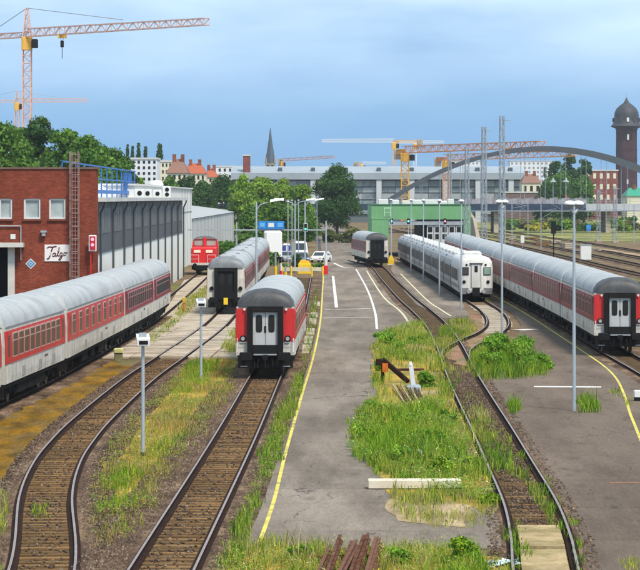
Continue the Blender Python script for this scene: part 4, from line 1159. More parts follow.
# ================================================================== TOWER CRANES
m_cr = mat("crane red white", (0.62,0.40,0.34), 0.6, 0.12)
m_cy = mat("crane yellow", (0.72,0.38,0.05), 0.6, 0.12)
m_cp = mat("crane pale", (0.70,0.68,0.66), 0.6, 0.1)
m_co = mat("crane orange", (0.70,0.28,0.10), 0.6, 0.1)
def crane(label, px_, d, top, jy, tip, counter, mw=1.7, mm=None, jm=None, hook=None, apex=True, tipd=None, nj=26):
    """mast at column px_, depth d; jib level at row jy; tip/counter: columns where jib and counter-jib end"""
    X = (px_-320)/F*d; zj = H-(jy-YH)/F*d; zt_ = H-(top-YH)/F*d
    t = thing("tower_crane", label, "crane", (X,d,0), 0, "tower cranes on the skyline")
    mm = mm or m_cr; jm = jm or m_cr
    b = MB(); lattice(b,(0,0,0),(0,0,zj-2.6),mw,mw,int(zj/1.7),mw*0.14,mw*0.075); b.build("mast", mm, t)
    MB().cbox(-mw*0.62,mw*0.62,-mw*0.62,mw*0.62,zj-3.0,zj-0.2,0.2).build("slewing_unit", m_cy, t)
    MB().cbox(mw*0.65,mw*1.35,-mw*0.9,mw*0.2,zj-2.6,zj-0.7,0.15).build("cab", m_under, t)
    if apex:
        b = MB(); lattice(b,(0,0,zj),(0,0,zt_),mw*0.95,mw*0.25,6,mw*0.12,mw*0.07); b.build("tower_head", mm, t)
    def reach(p, dd):
        return Vector(((p-320)/F*dd - X, dd-d, 0))
    td = tipd or d
    e = reach(tip, td); e.z = zj+mw*0.4
    b = MB(); lattice(b,(0,0,zj+mw*0.4),e,mw*0.95,mw*0.75,nj,mw*0.11,mw*0.06); b.build("jib", jm, t)
    cdir = -Vector((e.x,e.y,0)).normalized(); ce = reach(counter, d); L_c = abs(ce.x) if counter is not None else 14
    c_e = cdir*L_c + Vector((0,0,zj+0.3))
    b = MB(); lattice(b,(0,0,zj+0.3),c_e,mw*0.6,mw*0.6,8,mw*0.11,mw*0.06); b.build("counter_jib", mm, t)
    MB().cbox(c_e.x-1.2,c_e.x+1.2,c_e.y-0.8,c_e.y+0.8,zj-2.2,zj+1.0,0.1).build("counterweight", m_conc, t)
    if apex:
        q = MB(); q.tube((0,0,zt_),e*0.55+Vector((0,0,zj*0.45+mw)),mw*0.045,mw*0.045,5); q.tube((0,0,zt_),c_e,mw*0.045,mw*0.045,5); q.build("tie_bars", m_galv, t)
    if hook:
        hp, hy = hook; f = (hp-px_)/(tip-px_)
        hx, hyy = e.x*f, e.y*f
        MB().box(hx-0.9,hx+0.9,hyy-0.6,hyy+0.6,zj-0.9,zj-0.1).build("trolley", m_cy, t)
        zb = H-(hy-YH)/F*(d+hyy)
        q = MB(); q.beam((hx-0.4,hyy,zj-0.8),(hx-0.1,hyy,zb+2),0.06); q.beam((hx+0.4,hyy,zj-0.8),(hx+0.1,hyy,zb+2),0.06); q.build("hoist_rope", m_under, t)
        q = MB(); q.cbox(hx-0.35,hx+0.35,hyy-0.3,hyy+0.3,zb+0.6,zb+2.0,0.1); q.beam((hx,hyy,zb+0.6),(hx,hyy,zb-1.8),0.12); q.build("hook_block", m_under, t)
crane("big red and white tower crane above the left trees with its hook hanging", 27, 600, 8, 36, 207, -40, mw=1.75, hook=(64,50), tipd=562, nj=34)
crane("small distant tower crane crossing the big crane's mast below its jib", 17, 1000, 91, 102, 88, -30, mw=1.5, hook=None, nj=18, mm=m_cr)
crane("yellow tower crane with long jib reaching right over the bridge arch", 405, 900, 149, 152.5, 543, 388, mw=2.3, mm=m_cy, jm=m_co, apex=False, tipd=810, nj=30)
crane("orange tower crane behind the arch with jib reaching farthest right", 446, 980, 152, 160, 575, 426, mw=2.2, mm=m_co, jm=m_co, apex=False, tipd=890, nj=28)
crane("thin yellow crane mast with pale jib reaching left over the station hall", 394, 1150, 136, 142, 322, 420, mw=1.5, mm=m_cy, jm=m_cp, apex=False, nj=26)
crane("small distant crane right of the church spire", 282, 1300, 158, 161, 334, 276, mw=1.2, mm=m_co, jm=m_co, apex=False, tipd=1200, nj=16)
crane("small pale crane above the station hall roof by the round tree", 362, 1300, 160, 164, 386, 356, mw=1.2, mm=m_cy, jm=m_cp, apex=False, nj=12)
crane("pale crane mast between the two yellow cranes", 415, 1250, 137, 143, 444, 396, mw=1.3, mm=m_cp, jm=m_cp, apex=False, nj=12)

# ================================================================== ARCH BRIDGE
m_arch = mat("arch steel grey", (0.075,0.085,0.10), 0.5, 0.12, metal=0.2)
m_deck = mat("deck girder blue", (0.025,0.04,0.075), 0.5, 0.15)
t = thing("arch_bridge", "low steel arch road bridge with dark deck behind the yard", "bridge")
bx0, hs, zb0, zc = 56.2, 41.0, 6.6, 21.1
for yy in (699,713):
    q = MB(); secs = []
    for k in range(41):
        u = -1.03 + 2.06*k/40
        x = bx0 + hs*u; z = zb0 + (zc-zb0)*(1-u*u)
        th = 0.55
        secs.append([(x,yy-0.5,z-th),(x,yy+0.5,z-th),(x,yy+0.5,z+th),(x,yy-0.5,z+th)])
    q.loft(secs, True); q.build("arch_rib", m_arch, t)
    for k in range(-7,8):
        u = k/8; x = bx0+hs*u
        MB().tube((x,yy,7.3),(x,yy,zb0+(zc-zb0)*(1-u*u)-0.4),0.06,0.06,6).build("hanger", m_galv, t)
MB().box(-60,66.3,698,714,5.55,7.25).build("deck_girder", m_deck, t)
MB().box(66.31,140,698,714,5.55,7.25).build("deck_girder", mat("pale deck fascia",(0.42,0.43,0.46),0.6,0.15,streak=0.2), t)
MB().box(-60,140,697.6,698.0,5.35,5.6).build("deck_flange", m_galv, t)
for k in range(66):
    x = -60 + k*3.05
    MB().box(x-0.06,x+0.06,697.9,698.02,7.26,8.5).build("railing_post", m_galv, t)
MB().box(-60,140,697.9,698.0,8.42,8.52).build("hand_rail", m_galv, t)
MB().box(-60,140,697.9,698.0,7.85,7.93).build("hand_rail", m_galv, t)
for x in (-40,16,44,72,97,122): 
    for yy in (700,711): MB().box(x-0.6,x+0.6,yy-0.6,yy+0.6,0,5.5).build("pier", m_conc, t)
# coloured construction fence on the deck
for k in range(30):
    x = 36 + k*1.03
    tag(MB().box(x,x+0.98,702,702.06,7.26,8.6+0.3*math.sin(k*2.1)).build("fence_panel", [mat("fence pale",(0.34,0.31,0.32),0.7,0.3), mat("fence lilac",(0.24,0.20,0.23),0.7,0.3), mat("fence grey",(0.3,0.3,0.33),0.7,0.3)][k%3]),
        "mesh construction fence panel on the bridge deck beneath the arch", "fence panel", "fence panels on the bridge deck")
for px_, lab in ((553,"lamp standard on the bridge before the trees"),(566,"lamp standard with orange base on the bridge")):
    t = thing("bridge_lamp", lab, "lamp post", ((px_-320)/F*706,706,7.25))
    MB().tube((0,0,0),(0,0,5.6),0.14,0.10,8).build("pole", m_galv, t); MB().lathe([(0.9,5.5),(0.3,6.0),(0.1,6.6)],8).build("lamp_head", m_galv, t)
    if px_ == 566: MB().lathe([(0.55,0),(0.4,1.0),(0.15,2.4)],8).build("base_cone", mat("cone orange",(0.6,0.12,0.06),0.6), t)

# ================================================================== SKYLINE
m_hallw = mat("station hall white", (0.46,0.48,0.50), 0.6, 0.06)
m_hallg = glass_mat("station hall glass", (0.16,0.20,0.21), 0.25)
t = thing("station_hall", "long white station hall with glazed bays and white pylons on the skyline", "station hall")
DH = 1000.0; hx = lambda p: (p-320)/F*DH; hz = lambda p: H-(p-YH)/F*DH
MB().box(hx(232),hx(523),DH+2,DH+40,0,hz(178)).build("core", mat("hall dark core",(0.10,0.12,0.125),0.6,0.15), t)
q = MB(); q.loft([[(hx(231),DH-1,hz(179.5)),(hx(231),DH+42,hz(179.5)),(hx(231),DH+42,hz(166)),(hx(231),DH+12,hz(166)),(hx(231),DH-1,hz(173))],[(hx(524),DH-1,hz(179.5)),(hx(524),DH+42,hz(179.5)),(hx(524),DH+42,hz(166)),(hx(524),DH+12,hz(166)),(hx(524),DH-1,hz(173))]], True)
q.build("roof", mat("hall roof blue grey",(0.27,0.31,0.345),0.7,0.1,0.05,0.6), t)
k = 247
while k < 522:
    MB().box(hx(k-2.6),hx(k+2.6),DH-0.6,DH+2,0,hz(177.5)).build("pylon", m_hallw, t)
    MB().box(hx(k-2.0),hx(k+2.0),DH+2,DH+6,hz(172.5),hz(167.5)).build("roof_vent_box", mat("vent dark",(0.07,0.08,0.09),0.6), t)
    for j, (ya, yb) in enumerate(((181,186.5),(187.5,192.5),(193.5,199),(200.5,206),(208,214))):
        pn = MB().box(hx(k+3),hx(k+16.3),DH+1.4,DH+2.1,hz(yb),hz(ya)).build("glazing_band", m_hallg if j % 2 else mat("hall louvre",(0.30,0.33,0.34),0.5,0.15), t)
        pn = MB().box(hx(k+16.7),hx(k+30),DH+1.4,DH+2.1,hz(yb),hz(ya)).build("glazing_band", m_hallg if j != 1 else mat("hall louvre",(0,0,0)), t)
    k += 33

def block(name, label, x0, x1, ytop, d, depth, wallm, rows, cols, roofm=None, ridge=0, ybot=None, win=None, cat="building"):
    X0 = (x0-320)/F*d; X1 = (x1-320)/F*d; zt_ = H-(ytop-YH)/F*d
    t = thing(name, label, cat)
    MB().box(X0,X1,d,d+depth,0,zt_).build("wall", wallm, t)
    zb_ = H-((ybot or 205)-YH)/F*d
    if rows:
        ch = (zt_-zb_)/rows; cw = (X1-X0)/cols
        for r in range(rows):
            for c in range(cols):
                MB().box(X0+cw*(c+0.28),X0+cw*(c+0.72),d-0.06,d-0.003,zb_+ch*(r+0.3),zb_+ch*(r+0.78)).build("window", win or m_glassd, t)
    if ridge:
        q = MB(); q.loft([[(X0-0.3,d-0.4,zt_),(X0-0.3,d+depth+0.4,zt_),(X0+1.5,d+depth/2,zt_+ridge)],[(X1+0.3,d-0.4,zt_),(X1+0.3,d+depth+0.4,zt_),(X1-1.5,d+depth/2,zt_+ridge)]], True)
        rf_ = q.build("roof", roofm, t)
        for cx_ in (0.3, 0.72):
            X_ = X0+(X1-X0)*cx_; MB().box(X_-0.45,X_+0.45,d+depth*0.38,d+depth*0.46,zt_+ridge*0.5,zt_+ridge+1.1).build("chimney", brick_mat("chimney brick",(0.26,0.09,0.06),(1,1.1,1.2),1.5), rf_)
    else:
        MB().box(X0-0.2,X1+0.2,d-0.2,d+depth+0.2,zt_,zt_+0.5).build("roof", roofm or m_roofm, t)
    return t
m_tile = mat("red roof tile", (0.36,0.10,0.05), 0.85, 0.2)
m_tileb = mat("brown roof tile", (0.22,0.12,0.09), 0.85, 0.2)
m_cream = mat("cream render", (0.62,0.58,0.44), 0.85, 0.08)
m_whr = mat("white render", (0.64,0.65,0.66), 0.8, 0.06)
block("apartment_house", "white apartment house with dark balcony bays behind the shed", 131, 157, 159.5, 720, 14, m_whr, 4, 5, ybot=182)
block("apartment_house", "cream house right of the white apartment house", 157.5, 172, 162, 745, 12, m_cream, 3, 4, ybot=182, roofm=m_roofm)
block("town_house", "house with a big brown pitched roof right of the cream house", 167, 187, 173, 690, 14, m_cream, 1, 4, m_tileb, 3.6, ybot=182)
block("town_house", "house with red tiled gable roof above the dark trees", 183, 205, 173.5, 800, 14, m_cream, 1, 5, m_tile, 3.0, ybot=182)
block("town_house", "smaller red roofed house at the end of the row", 204, 217, 177, 830, 14, m_cream, 1, 3, m_tile, 2.6, ybot=184)
block("white_block", "plain white block behind the red roofed houses", 212, 243, 167, 1150, 20, m_whr, 2, 6, ybot=180)
block("tower_block", "white slab block with window grid behind the arch crown", 510, 553, 161.5, 1700, 16, m_whr, 5, 10, ybot=183, win=mat("far window grey",(0.20,0.23,0.26),0.4))
block("tower_block", "white slab block behind the left flank of the arch", 452, 483, 161.5, 1750, 16, m_whr, 4, 8, ybot=178, win=mat("far window grey",(0,0,0)))
block("gabled_house", "beige gabled house at the end of the station hall", 522, 541, 183, 980, 12, m_cream, 1, 3, m_tileb, 3.2, ybot=196)
block("brick_block", "red brick block left of the water tower", 578, 618, 171, 1120, 18, brick_mat("far brick",(0.24,0.075,0.06),(1,1.2,1.3),2.0), 3, 6, ybot=203, win=m_cream)
block("green_roof_hall", "low hall with bright green roof at the right edge", 627, 660, 196, 900, 16, m_cream, 0, 0, mat("green sheet roof",(0.03,0.26,0.16),0.6,0.1), 2.6)
block("brick_chimney_block", "short square brick chimney stack left of the church spire", 243, 250.2, 156, 1000, 2.5, brick_mat("far brick",(0,0,0),(1,1,1)), 0, 0, cat="chimney")
block("station_annex", "low dark annex along the bridge in front of the gabled house", 503, 541, 193, 940, 10, mat("annex brown",(0.16,0.11,0.10),0.8,0.15), 0, 0)

# church
t = thing("church_tower", "church tower with slim dark pointed spire on the skyline", "church", ((270.3-320)/F*1300,1300,0))
zc_ = lambda p: H-(p-YH)/F*1300
MB().box(-2.2,2.2,-2.2,2.2,0,zc_(163)).build("tower", mat("church stone",(0.27,0.24,0.18),0.85,0.2), t)
MB().lathe([(2.5,zc_(163)),(2.0,zc_(157)),(1.0,zc_(143)),(0.12,zc_(128))],8).build("spire", mat("spire slate",(0.06,0.08,0.11),0.6,0.2), t)
for sx in (-1,1):
    for sy in (-1,1): MB().lathe([(0.55,zc_(163)),(0.45,zc_(160)),(0.05,zc_(155))],6,(2.0*sx,2.0*sy)).build("pinnacle", mat("church stone",(0,0,0)), t)
for sx in (-1,1): MB().box(1.0*sx-0.5,1.0*sx+0.5,-2.26,-2.203,zc_(172),zc_(165)).build("louvre", m_dark, t)
# water tower
t = thing("water_tower", "dark brick water tower with bulbous slate dome at the right", "water tower", ((626.5-320)/F*1400,1400,0))
zw = lambda p: H-(p-YH)/F*1400
m_wt = brick_mat("dark tower brick",(0.075,0.032,0.035),(1,1.2,1.3),2.0); m_ws = mat("tower slate",(0.034,0.032,0.038),0.6,0.4,0.5,3)
MB().lathe([(6.0,0),(5.4,6),(5.25,zw(150)),(5.2,zw(131)),(5.6,zw(128.5))],12).build("shaft", m_wt, t)
MB().lathe([(5.6,zw(128.5)),(7.7,zw(126.8)),(7.8,zw(126)),(6.9,zw(124))],24).build("cornice", m_ws, t, True)
dm = MB().lathe([(6.9,zw(124)),(6.3,zw(121.5)),(6.1,zw(119)),(6.2,zw(116)),(5.9,zw(112)),(5.0,zw(108.5)),(3.4,zw(105.5)),(2.0,zw(103.6)),(1.2,zw(102)),(0.7,zw(100)),(0.35,zw(98))],24).build("dome", m_ws, t, True)
MB().tube((0,0,zw(98.6)),(0,0,zw(92.5)),0.14,0.05,6).build("finial", m_galv, t)
for k in range(12):
    a = k*math.pi/6
    q = MB(); q.beam((6.62*math.cos(a),6.62*math.sin(a),zw(122)),(6.45*math.cos(a),6.45*math.sin(a),zw(118)),1.1,0.7); q.build("dormer", m_trim if k in (9,) else m_ws, dm)
for a in (4.4,4.75,5.1):
    MB().beam((5.3*math.cos(a),5.3*math.sin(a),zw(140)),(5.3*math.cos(a),5.3*math.sin(a),zw(134.5)),0.8,0.3).build("window", m_trim if a == 4.75 else m_dark, t)
for z_ in (150,160,172,184): MB().lathe([(5.42,zw(z_)-0.2),(5.42,zw(z_)+0.2)],12).build("brick_course", m_wt, t)
MB().beam((5.3*math.cos(4.7),5.3*math.sin(4.7),zw(184)),(5.3*math.cos(4.7),5.3*math.sin(4.7),zw(179.5)),0.8,0.35).build("window", m_trim, t)

# ================================================================== VEHICLES AND YARD CLUTTER
m_tyre = mat("tyre rubber", (0.015,0.015,0.015), 0.9, 0.2)
def car(label, base, rz, paint, van=False):
    t = thing("parked_van" if van else "parked_car", label, "van" if van else "car", base, rz)
    W = 1.0 if van else 0.86
    if van: prof = [(0,0.35),(0,0.95),(0.75,1.15),(1.35,2.15),(1.6,2.35),(5.0,2.4),(5.2,2.2),(5.2,0.35)]
    else: prof = [(0,0.32),(0.02,0.62),(0.95,0.86),(1.65,1.36),(2.1,1.46),(3.2,1.44),(3.85,1.02),(4.15,0.95),(4.2,0.32)]
    secs = []
    for x, k in ((-W,0.93),(-W*0.97,1.0),(W*0.97,1.0),(W,0.93)):
        secs.append([(x*(1-0.12*max(0,(z-0.9))), 2.1+(y-2.1)*k, z if z < 0.9 else 0.9+(z-0.9)*(0.97 if k < 1 else 1)) for y, z in prof])
    MB().loft(secs, True).build("body", paint, t)
    gl = glass_mat("car glass",(0.02,0.025,0.03),0.06)
    if van:
        MB().loft([[(-0.80,0.74,1.20),(0.80,0.74,1.20),(0.74,1.32,2.16),(-0.74,1.32,2.16)],[(-0.80,0.80,1.18),(0.80,0.80,1.18),(0.74,1.38,2.14),(-0.74,1.38,2.14)]], True).build("windscreen", gl, t)
    else:
        MB().loft([[(-0.74,0.98,0.885),(0.74,0.98,0.885),(0.66,1.62,1.36),(-0.66,1.62,1.36)],[(-0.74,1.05,0.87),(0.74,1.05,0.87),(0.66,1.70,1.35),(-0.66,1.70,1.35)]], True).build("windscreen", gl, t)
        for s_ in (-1,1): MB().loft([[(0.85*s_,1.3,0.93),(0.85*s_,3.6,0.98),(0.80*s_,3.1,1.36),(0.80*s_,1.75,1.32)],[(0.80*s_,1.3,0.93),(0.80*s_,3.6,0.98),(0.76*s_,3.1,1.36),(0.76*s_,1.75,1.32)]], True).build("side_window", gl, t)
    for s_ in (-1,1):
        MB().box((W-0.22)*s_-0.16,(W-0.22)*s_+0.16,-0.02,0.1,0.56,0.72).build("headlight", m_lampw, t)
        for y in ((0.85,4.2) if van else (0.75,3.35)):
            w = MB().tube((W*s_-0.2*s_,y,0.32),(W*s_+0.01*s_,y,0.32),0.32,0.32,16).build("wheel", m_tyre, t)
            MB().tube((W*s_,y,0.32),(W*s_+0.02*s_,y,0.32),0.18,0.18,12).build("rim", m_steel, w)
    MB().box(-0.26,0.26,-0.03,0.02,0.42,0.53).build("number_plate", m_lampw, t)
white_pt = mat("white car paint",(0.75,0.75,0.75),0.25,0.03); dark_pt = mat("dark blue grey car paint",(0.06,0.07,0.10),0.25,0.05); silver_pt = mat("silver car paint",(0.35,0.36,0.38),0.3,0.05,metal=0.4)
car("white delivery van parked beyond the yellow barrier", P(301.5,256,404).xy.to_3d(), 0.08, white_pt, True)
car("dark blue grey car in front of the white delivery van", G(303.5,263.5), 0.15, dark_pt)
car("white car parked right of the dark car, by the gantry post", G(315.5,262.5), -0.35, white_pt)
car("silver car half hidden by the conical shrub", G(289.5,262), 0.3, silver_pt)
t = thing("box_trailer", "tall white box trailer half hidden by shrubs under the blue board", "trailer", ((273.5-320)/F*372,372,0), 0.05)
MB().cbox(-1.15,1.15,0,5.5,0.9,4.35,0.25).build("box_body", white_pt, t); MB().box(-1.0,1.0,0.2,5.2,0.6,0.9).build("chassis", m_under, t)
for s_ in (-1,1): MB().tube((0.8*s_,1.2,0.45),(1.05*s_,1.2,0.45),0.45,0.45,14).build("wheel", m_tyre, t)
t = thing("portable_toilet", "blue portable toilet cabin left of the white delivery van", "portable toilet", ((286.5-320)/F*392,392,0))
MB().cbox(-0.5,0.5,0,1.1,0,2.1,0.06).build("cabin", mat("toilet blue",(0.02,0.06,0.35),0.5,0.1), t); MB().box(-0.05,0.12,-0.03,0.01,0.1,2.0).build("door_stripe", m_lampw, t); MB().loft([[(-0.52,-0.02,2.1),(0.52,-0.02,2.1),(0.52,1.12,2.1),(-0.52,1.12,2.1)],[(-0.35,0.2,2.32),(0.35,0.2,2.32),(0.35,0.9,2.32),(-0.35,0.9,2.32)]],True).build("roof", m_lampw, t)
# yellow barrier / buffer stop at the end of the centre track
t = thing("buffer_stop", "pale buffer stop beam with yellow posts closing the centre track", "buffer stop", ((303-320)/F*311,311,0))
MB().box(-2.4,2.3,0,0.35,0.55,1.0).build("beam", mat("cream concrete",(0.55,0.50,0.38),0.8,0.15), t)
for x in (-2.3,-1.3,1.0,2.2): MB().cbox(x-0.09,x+0.09,-0.1,0.0,0,1.1,0.03).build("post", m_yel, t)
t = thing("planter", "orange yellow trough of flowers behind the buffer stop", "planter", ((304.5-320)/F*322,322,0))
MB().cbox(-0.75,0.75,0,0.7,0,1.15,0.05).build("trough", m_yel, t); MB().loft([[(-0.7,0.05,1.15),(0.7,0.05,1.15),(0.7,0.65,1.15),(-0.7,0.65,1.15)],[(-0.4,0.2,1.55),(0.45,0.2,1.5),(0.4,0.5,1.5),(-0.4,0.5,1.6)]],True).build("flowers", mat("flower orange",(0.75,0.34,0.02),0.8,0.3,6,30), t)
for px_, h, m1, lab in ((281,1.5,m_lred,"red and white marker post left of the buffer stop"),(275.5,2.6,m_yel,"thin yellow topped post left of the red marker"),(285.5,1.2,m_yel,"short yellow bollard at the left of the buffer stop")):
    t = thing("marker_post", lab, "post", ((px_-320)/F*309,309,0))
    MB().tube((0,0,0),(0,0,h),0.10,0.10,8).build("shaft", m_lampw if m1 is m_lred else m_steel, t); MB().tube((0,0,0),(0,0,h*0.45),0.16,0.16,8).build("sleeve", m1, t)
# yellow stop block beside the black-ended coach
t = thing("stop_block", "yellow stop block on the ground right of the black-ended coach", "stop block", G(391.2,265))
MB().loft([[(-0.42,0,0.0),(0.42,0,0),(0.42,0.6,0),(-0.42,0.6,0)],[(-0.36,0,0.6),(0.36,0,0.6),(0.36,0.5,0.6),(-0.36,0.5,0.6)],[(-0.16,0.1,1.25),(0.16,0.1,1.25),(0.16,0.4,1.25),(-0.16,0.4,1.25)]],True).build("block", m_yel, t)
MB().box(-0.5,0.5,-0.05,0.7,-0.02,0.12).build("foot", m_lampw, t)
# orange post by the crossing
t = thing("ground_signal", "small orange and yellow post beside the farthest maroon coach", "post", G(184.2,312))
MB().tube((0,0,0),(0,0,0.75),0.14,0.11,10).build("shaft", mat("faded orange",(0.50,0.20,0.03),0.7,0.2), t); MB().cbox(-0.16,0.16,-0.12,0.12,0.7,1.12,0.05).build("cap", mat("faded yellow",(0.50,0.36,0.04),0.7,0.2), t); MB().box(-0.35,0.3,-0.15,0.15,0,0.1).build("foot", mat("faded orange",(0,0,0)), t)
t = thing("ground_signal", "small squat white topped post beside the middle coach's bogie", "post", G(118.5,360.5))
MB().cbox(-0.22,0.22,-0.15,0.15,0.0,0.5,0.04).build("box", mat("mossy grey",(0.17,0.16,0.08),0.8,0.3), t); MB().cbox(-0.26,0.26,-0.2,0.2,0.42,0.66,0.06).build("cap", mat("pale yellow cap",(0.5,0.48,0.2),0.7,0.2), t)
# white pole right beside concrete crossing (small sign)
t = thing("point_indicator", "small white dwarf signal in the leafy bush by the right track", "post", G(495,356))
MB().tube((0,0,0),(0,0,0.7),0.05,0.05,8).build("stem", m_steel, t); MB().cbox(-0.12,0.12,-0.06,0.06,0.55,1.0,0.03).build("head", m_lampw, t)
# ---- old point machine and rusty rail pieces in the weeds
m_rb = mat("brown red rust", (0.085,0.036,0.022), 0.85, 0.35, 3, 25, 0.004, c2=(0.14,0.07,0.045), c2scale=2.5)
t = thing("rusty_buffer_frame", "rusty brown raking buffer frame leaning in the weeds", "buffer frame", G(392,384))
s = 384-198; k_ = F*H/s/F
def lp(px, dy): return ((px-392)*k_, dy)
MB().beam((-0.42,0.5,1.12),(0.75,-0.3,0.12),0.16,0.2).build("raking_bar", m_rust, t)
MB().beam((-0.42,0.5,1.12),(-0.42,0.6,0.0),0.14).build("upright", m_rust, t)
MB().cbox(-0.75,-0.30,0.35,0.6,0.85,1.15,0.03).build("head_block", m_rust, t)
MB().box(-0.45,-0.18,0.2,0.34,0.55,0.95).build("orange_plate", mat("rust orange plate",(0.5,0.13,0.02),0.8,0.3), t)
MB().beam((0.1,0.8,0.62),(1.5,0.2,0.66),0.12).build("cross_bar", m_rb, t)
t = thing("point_lever", "grey switch lever stand on a pale foot beside the rusty frame", "switch lever", G(414,392))
MB().loft([[(-0.10,-0.08,0.1),(0.10,-0.08,0.1),(0.10,0.08,0.1),(-0.10,0.08,0.1)],[(-0.24,-0.05,1.25),(-0.05,-0.05,1.25),(-0.05,0.08,1.25),(-0.24,0.08,1.25)]],True).build("lever_arm", mat("pale lever grey",(0.55,0.58,0.62),0.5,0.1), t)
MB().cbox(-0.35,0.32,-0.3,0.3,0,0.32,0.08).build("lever_foot", mat("blue grey casting",(0.26,0.31,0.36),0.6,0.2), t)
MB().tube((-0.16,0,1.2),(-0.16,0,1.36),0.09,0.06,8).build("lever_knob", m_lampw, t)
q = MB(); tag(q.cbox(-1.2,0.9,-1.2,1.2,0,0.06,0.02).build("concrete_pad", m_dry), "straw coloured ground pad under the switch lever", "pad").location = G(424,394)
for k in range(7):
    px0 = 393+k*4.2
    a = G(px0,386-abs(k-3)*0.3,0.22); b = G(px0+11-k*0.9,402-0.5*k,0.10)
    t = tag(MB().beam((0,0,0),b-a,0.05,0.07).build("rusty_rod", m_rb if k % 2 else mat("pale rusted rod",(0.40,0.28,0.22),0.8,0.2)), f"{ORD[k]} rusty rod from the left, laid fan-wise below the switch lever", "rod", "rods in the weeds")
    t.location = a
for k in range(5):
    a = G(406+k*4,353,0.1); b = G(409+k*4,344,0.6)
    o = tag(MB().beam((0,0,0),b-a,0.05).build("metal_stake", mat("pale rusted rod",(0,0,0))), f"{ORD[k]} thin pale stake from the left above the rusty frame", "stake", "stakes in the weeds"); o.location = a
# concrete beam in the grass
t = G(414,490); o = tag(MB().cbox(-1.37,1.40,-0.28,0.28,0.06,0.30,0.02).build("concrete_beam", mat("pale beam concrete",(0.60,0.53,0.42),0.85,0.12,1.5,14,0.004)), "long pale concrete beam lying across the grass edge", "concrete beam"); o.location = (t.x,t.y,0.02); o.rotation_euler = (0,0.0,0.02)
tag(MB().cbox(-1.30,1.38,-0.20,0.30,0.0,0.1,0.01).build("timber_bearer", m_rust), "dark timber under the pale concrete beam", "timber").location = (t.x+0.02,t.y,0.0)
# bundle of rusty rails at the bottom edge
for k, (x0,y0,x1,y1,z) in enumerate([(313,585,330,549,0.25),(322,590,340,538,0.42),(333,590,352,544,0.30),(330,592,356,543,0.52),(344,592,364,538,0.40),(352,590,368,536,0.30),(362,590,376,540,0.48),(372,590,379,541,0.22)]):
    a = G(x0,y0,z); b = G(x1,y1,z)
    u = (b-a).normalized(); n = Vector((u.y,-u.x,0))
    q = MB(); pr = [(-0.075,-0.08),(0.075,-0.08),(0.075,-0.05),(0.015,-0.03),(0.015,0.04),(0.04,0.05),(0.04,0.085),(-0.04,0.085),(-0.04,0.05),(-0.015,0.04),(-0.015,-0.03),(-0.075,-0.05)]
    q.loft([[Vector(n*w)+Vector((0,0,h)) for w,h in pr],[Vector(n*w)+Vector((0,0,h))+(b-a) for w,h in pr]], True)
    o = tag(q.build("scrap_rail", m_rb if k % 3 else mat("light rust",(0.14,0.07,0.048),0.85,0.3)), ["leftmost low rusty scrap rail","second rusty scrap rail from the left","third rusty scrap rail from the left","light rusted scrap rail lying across the middle","fifth rusty scrap rail from the left","sixth rusty scrap rail from the left","upper lighter scrap rail near the right","rightmost rusty scrap rail"][k] + " of the heap at the bottom edge", "scrap rail", "heap of scrap rails"); o.location = a
    o.rotation_euler = (0,0,0)
for k, x in enumerate((-0.1,0.9)):
    p = G(340+k*25,562); tag(MB().box(-0.9,0.9,-0.1,0.1,0,0.16).build("bearer_timber", m_wood), f"timber bearer under the {'left' if k == 0 else 'right'} half of the scrap rail heap", "timber").location = p
# scraps
for k, (px_, py_) in enumerate(((400,452),(406,450),(413,453),(419,456),(398,456),(410,457))):
    o = tag(MB().loft([[(0.16*math.cos(a)*(1+0.3*math.sin(3*a+k)),0.13*math.sin(a),0) for a in np.linspace(0,6.28,8)[:-1]],[(0.13*math.cos(a)*(1+0.3*math.sin(3*a+k)),0.11*math.sin(a),0.12+0.03*k%0.1) for a in np.linspace(0,6.28,8)[:-1]]],True).build("rubble_lump", m_lampw if k % 2 else m_conc), f"{ORD[k]} pale rubble lump of the scatter above the concrete beam", "rubble", "rubble in the weeds"); o.location = G(px_,py_,0.05); o.rotation_euler = (0.2*k,0.15,k)
q = MB()
for k in range(14):
    a = rng.uniform(-0.4,0.4,2); h = rng.uniform(0.05,0.22)
    q.add([(a[0]-0.2,a[1]-0.2,0.05),(a[0]+0.2,a[1]-0.15,h),(a[0]+0.15,a[1]+0.2,0.08),(a[0]-0.2,a[1]+0.15,h*0.8)], [(0,1,2),(0,2,3)])
tag(q.build("plastic_sheet", mat("pale blue plastic",(0.55,0.66,0.72),0.4,0.1)), "crumpled pale blue plastic sheet beside the rail at the bottom", "plastic sheet").location = G(500,566)
t = thing("marker_block", "small white and black block at the right edge of the pavement", "marker block", G(639,402))
MB().cbox(-0.22,0.25,-0.2,0.2,0.22,0.5,0.03).build("upper", m_lampw, t); MB().cbox(-0.2,0.22,-0.18,0.18,0,0.22,0.03).build("lower", m_black, t)

# ================================================================== VEGETATION
def pt_in_poly(x, y, poly):
    ins = np.zeros(len(x), bool); n = len(poly)
    for i in range(n):
        x0,y0 = poly[i]; x1,y1 = poly[(i+1)%n]
        c = ((y0 > y) != (y1 > y)) & (x < (x1-x0)*(y-y0)/((y1-y0) if y1 != y0 else 1e-9) + x0)
        ins ^= c
    return ins

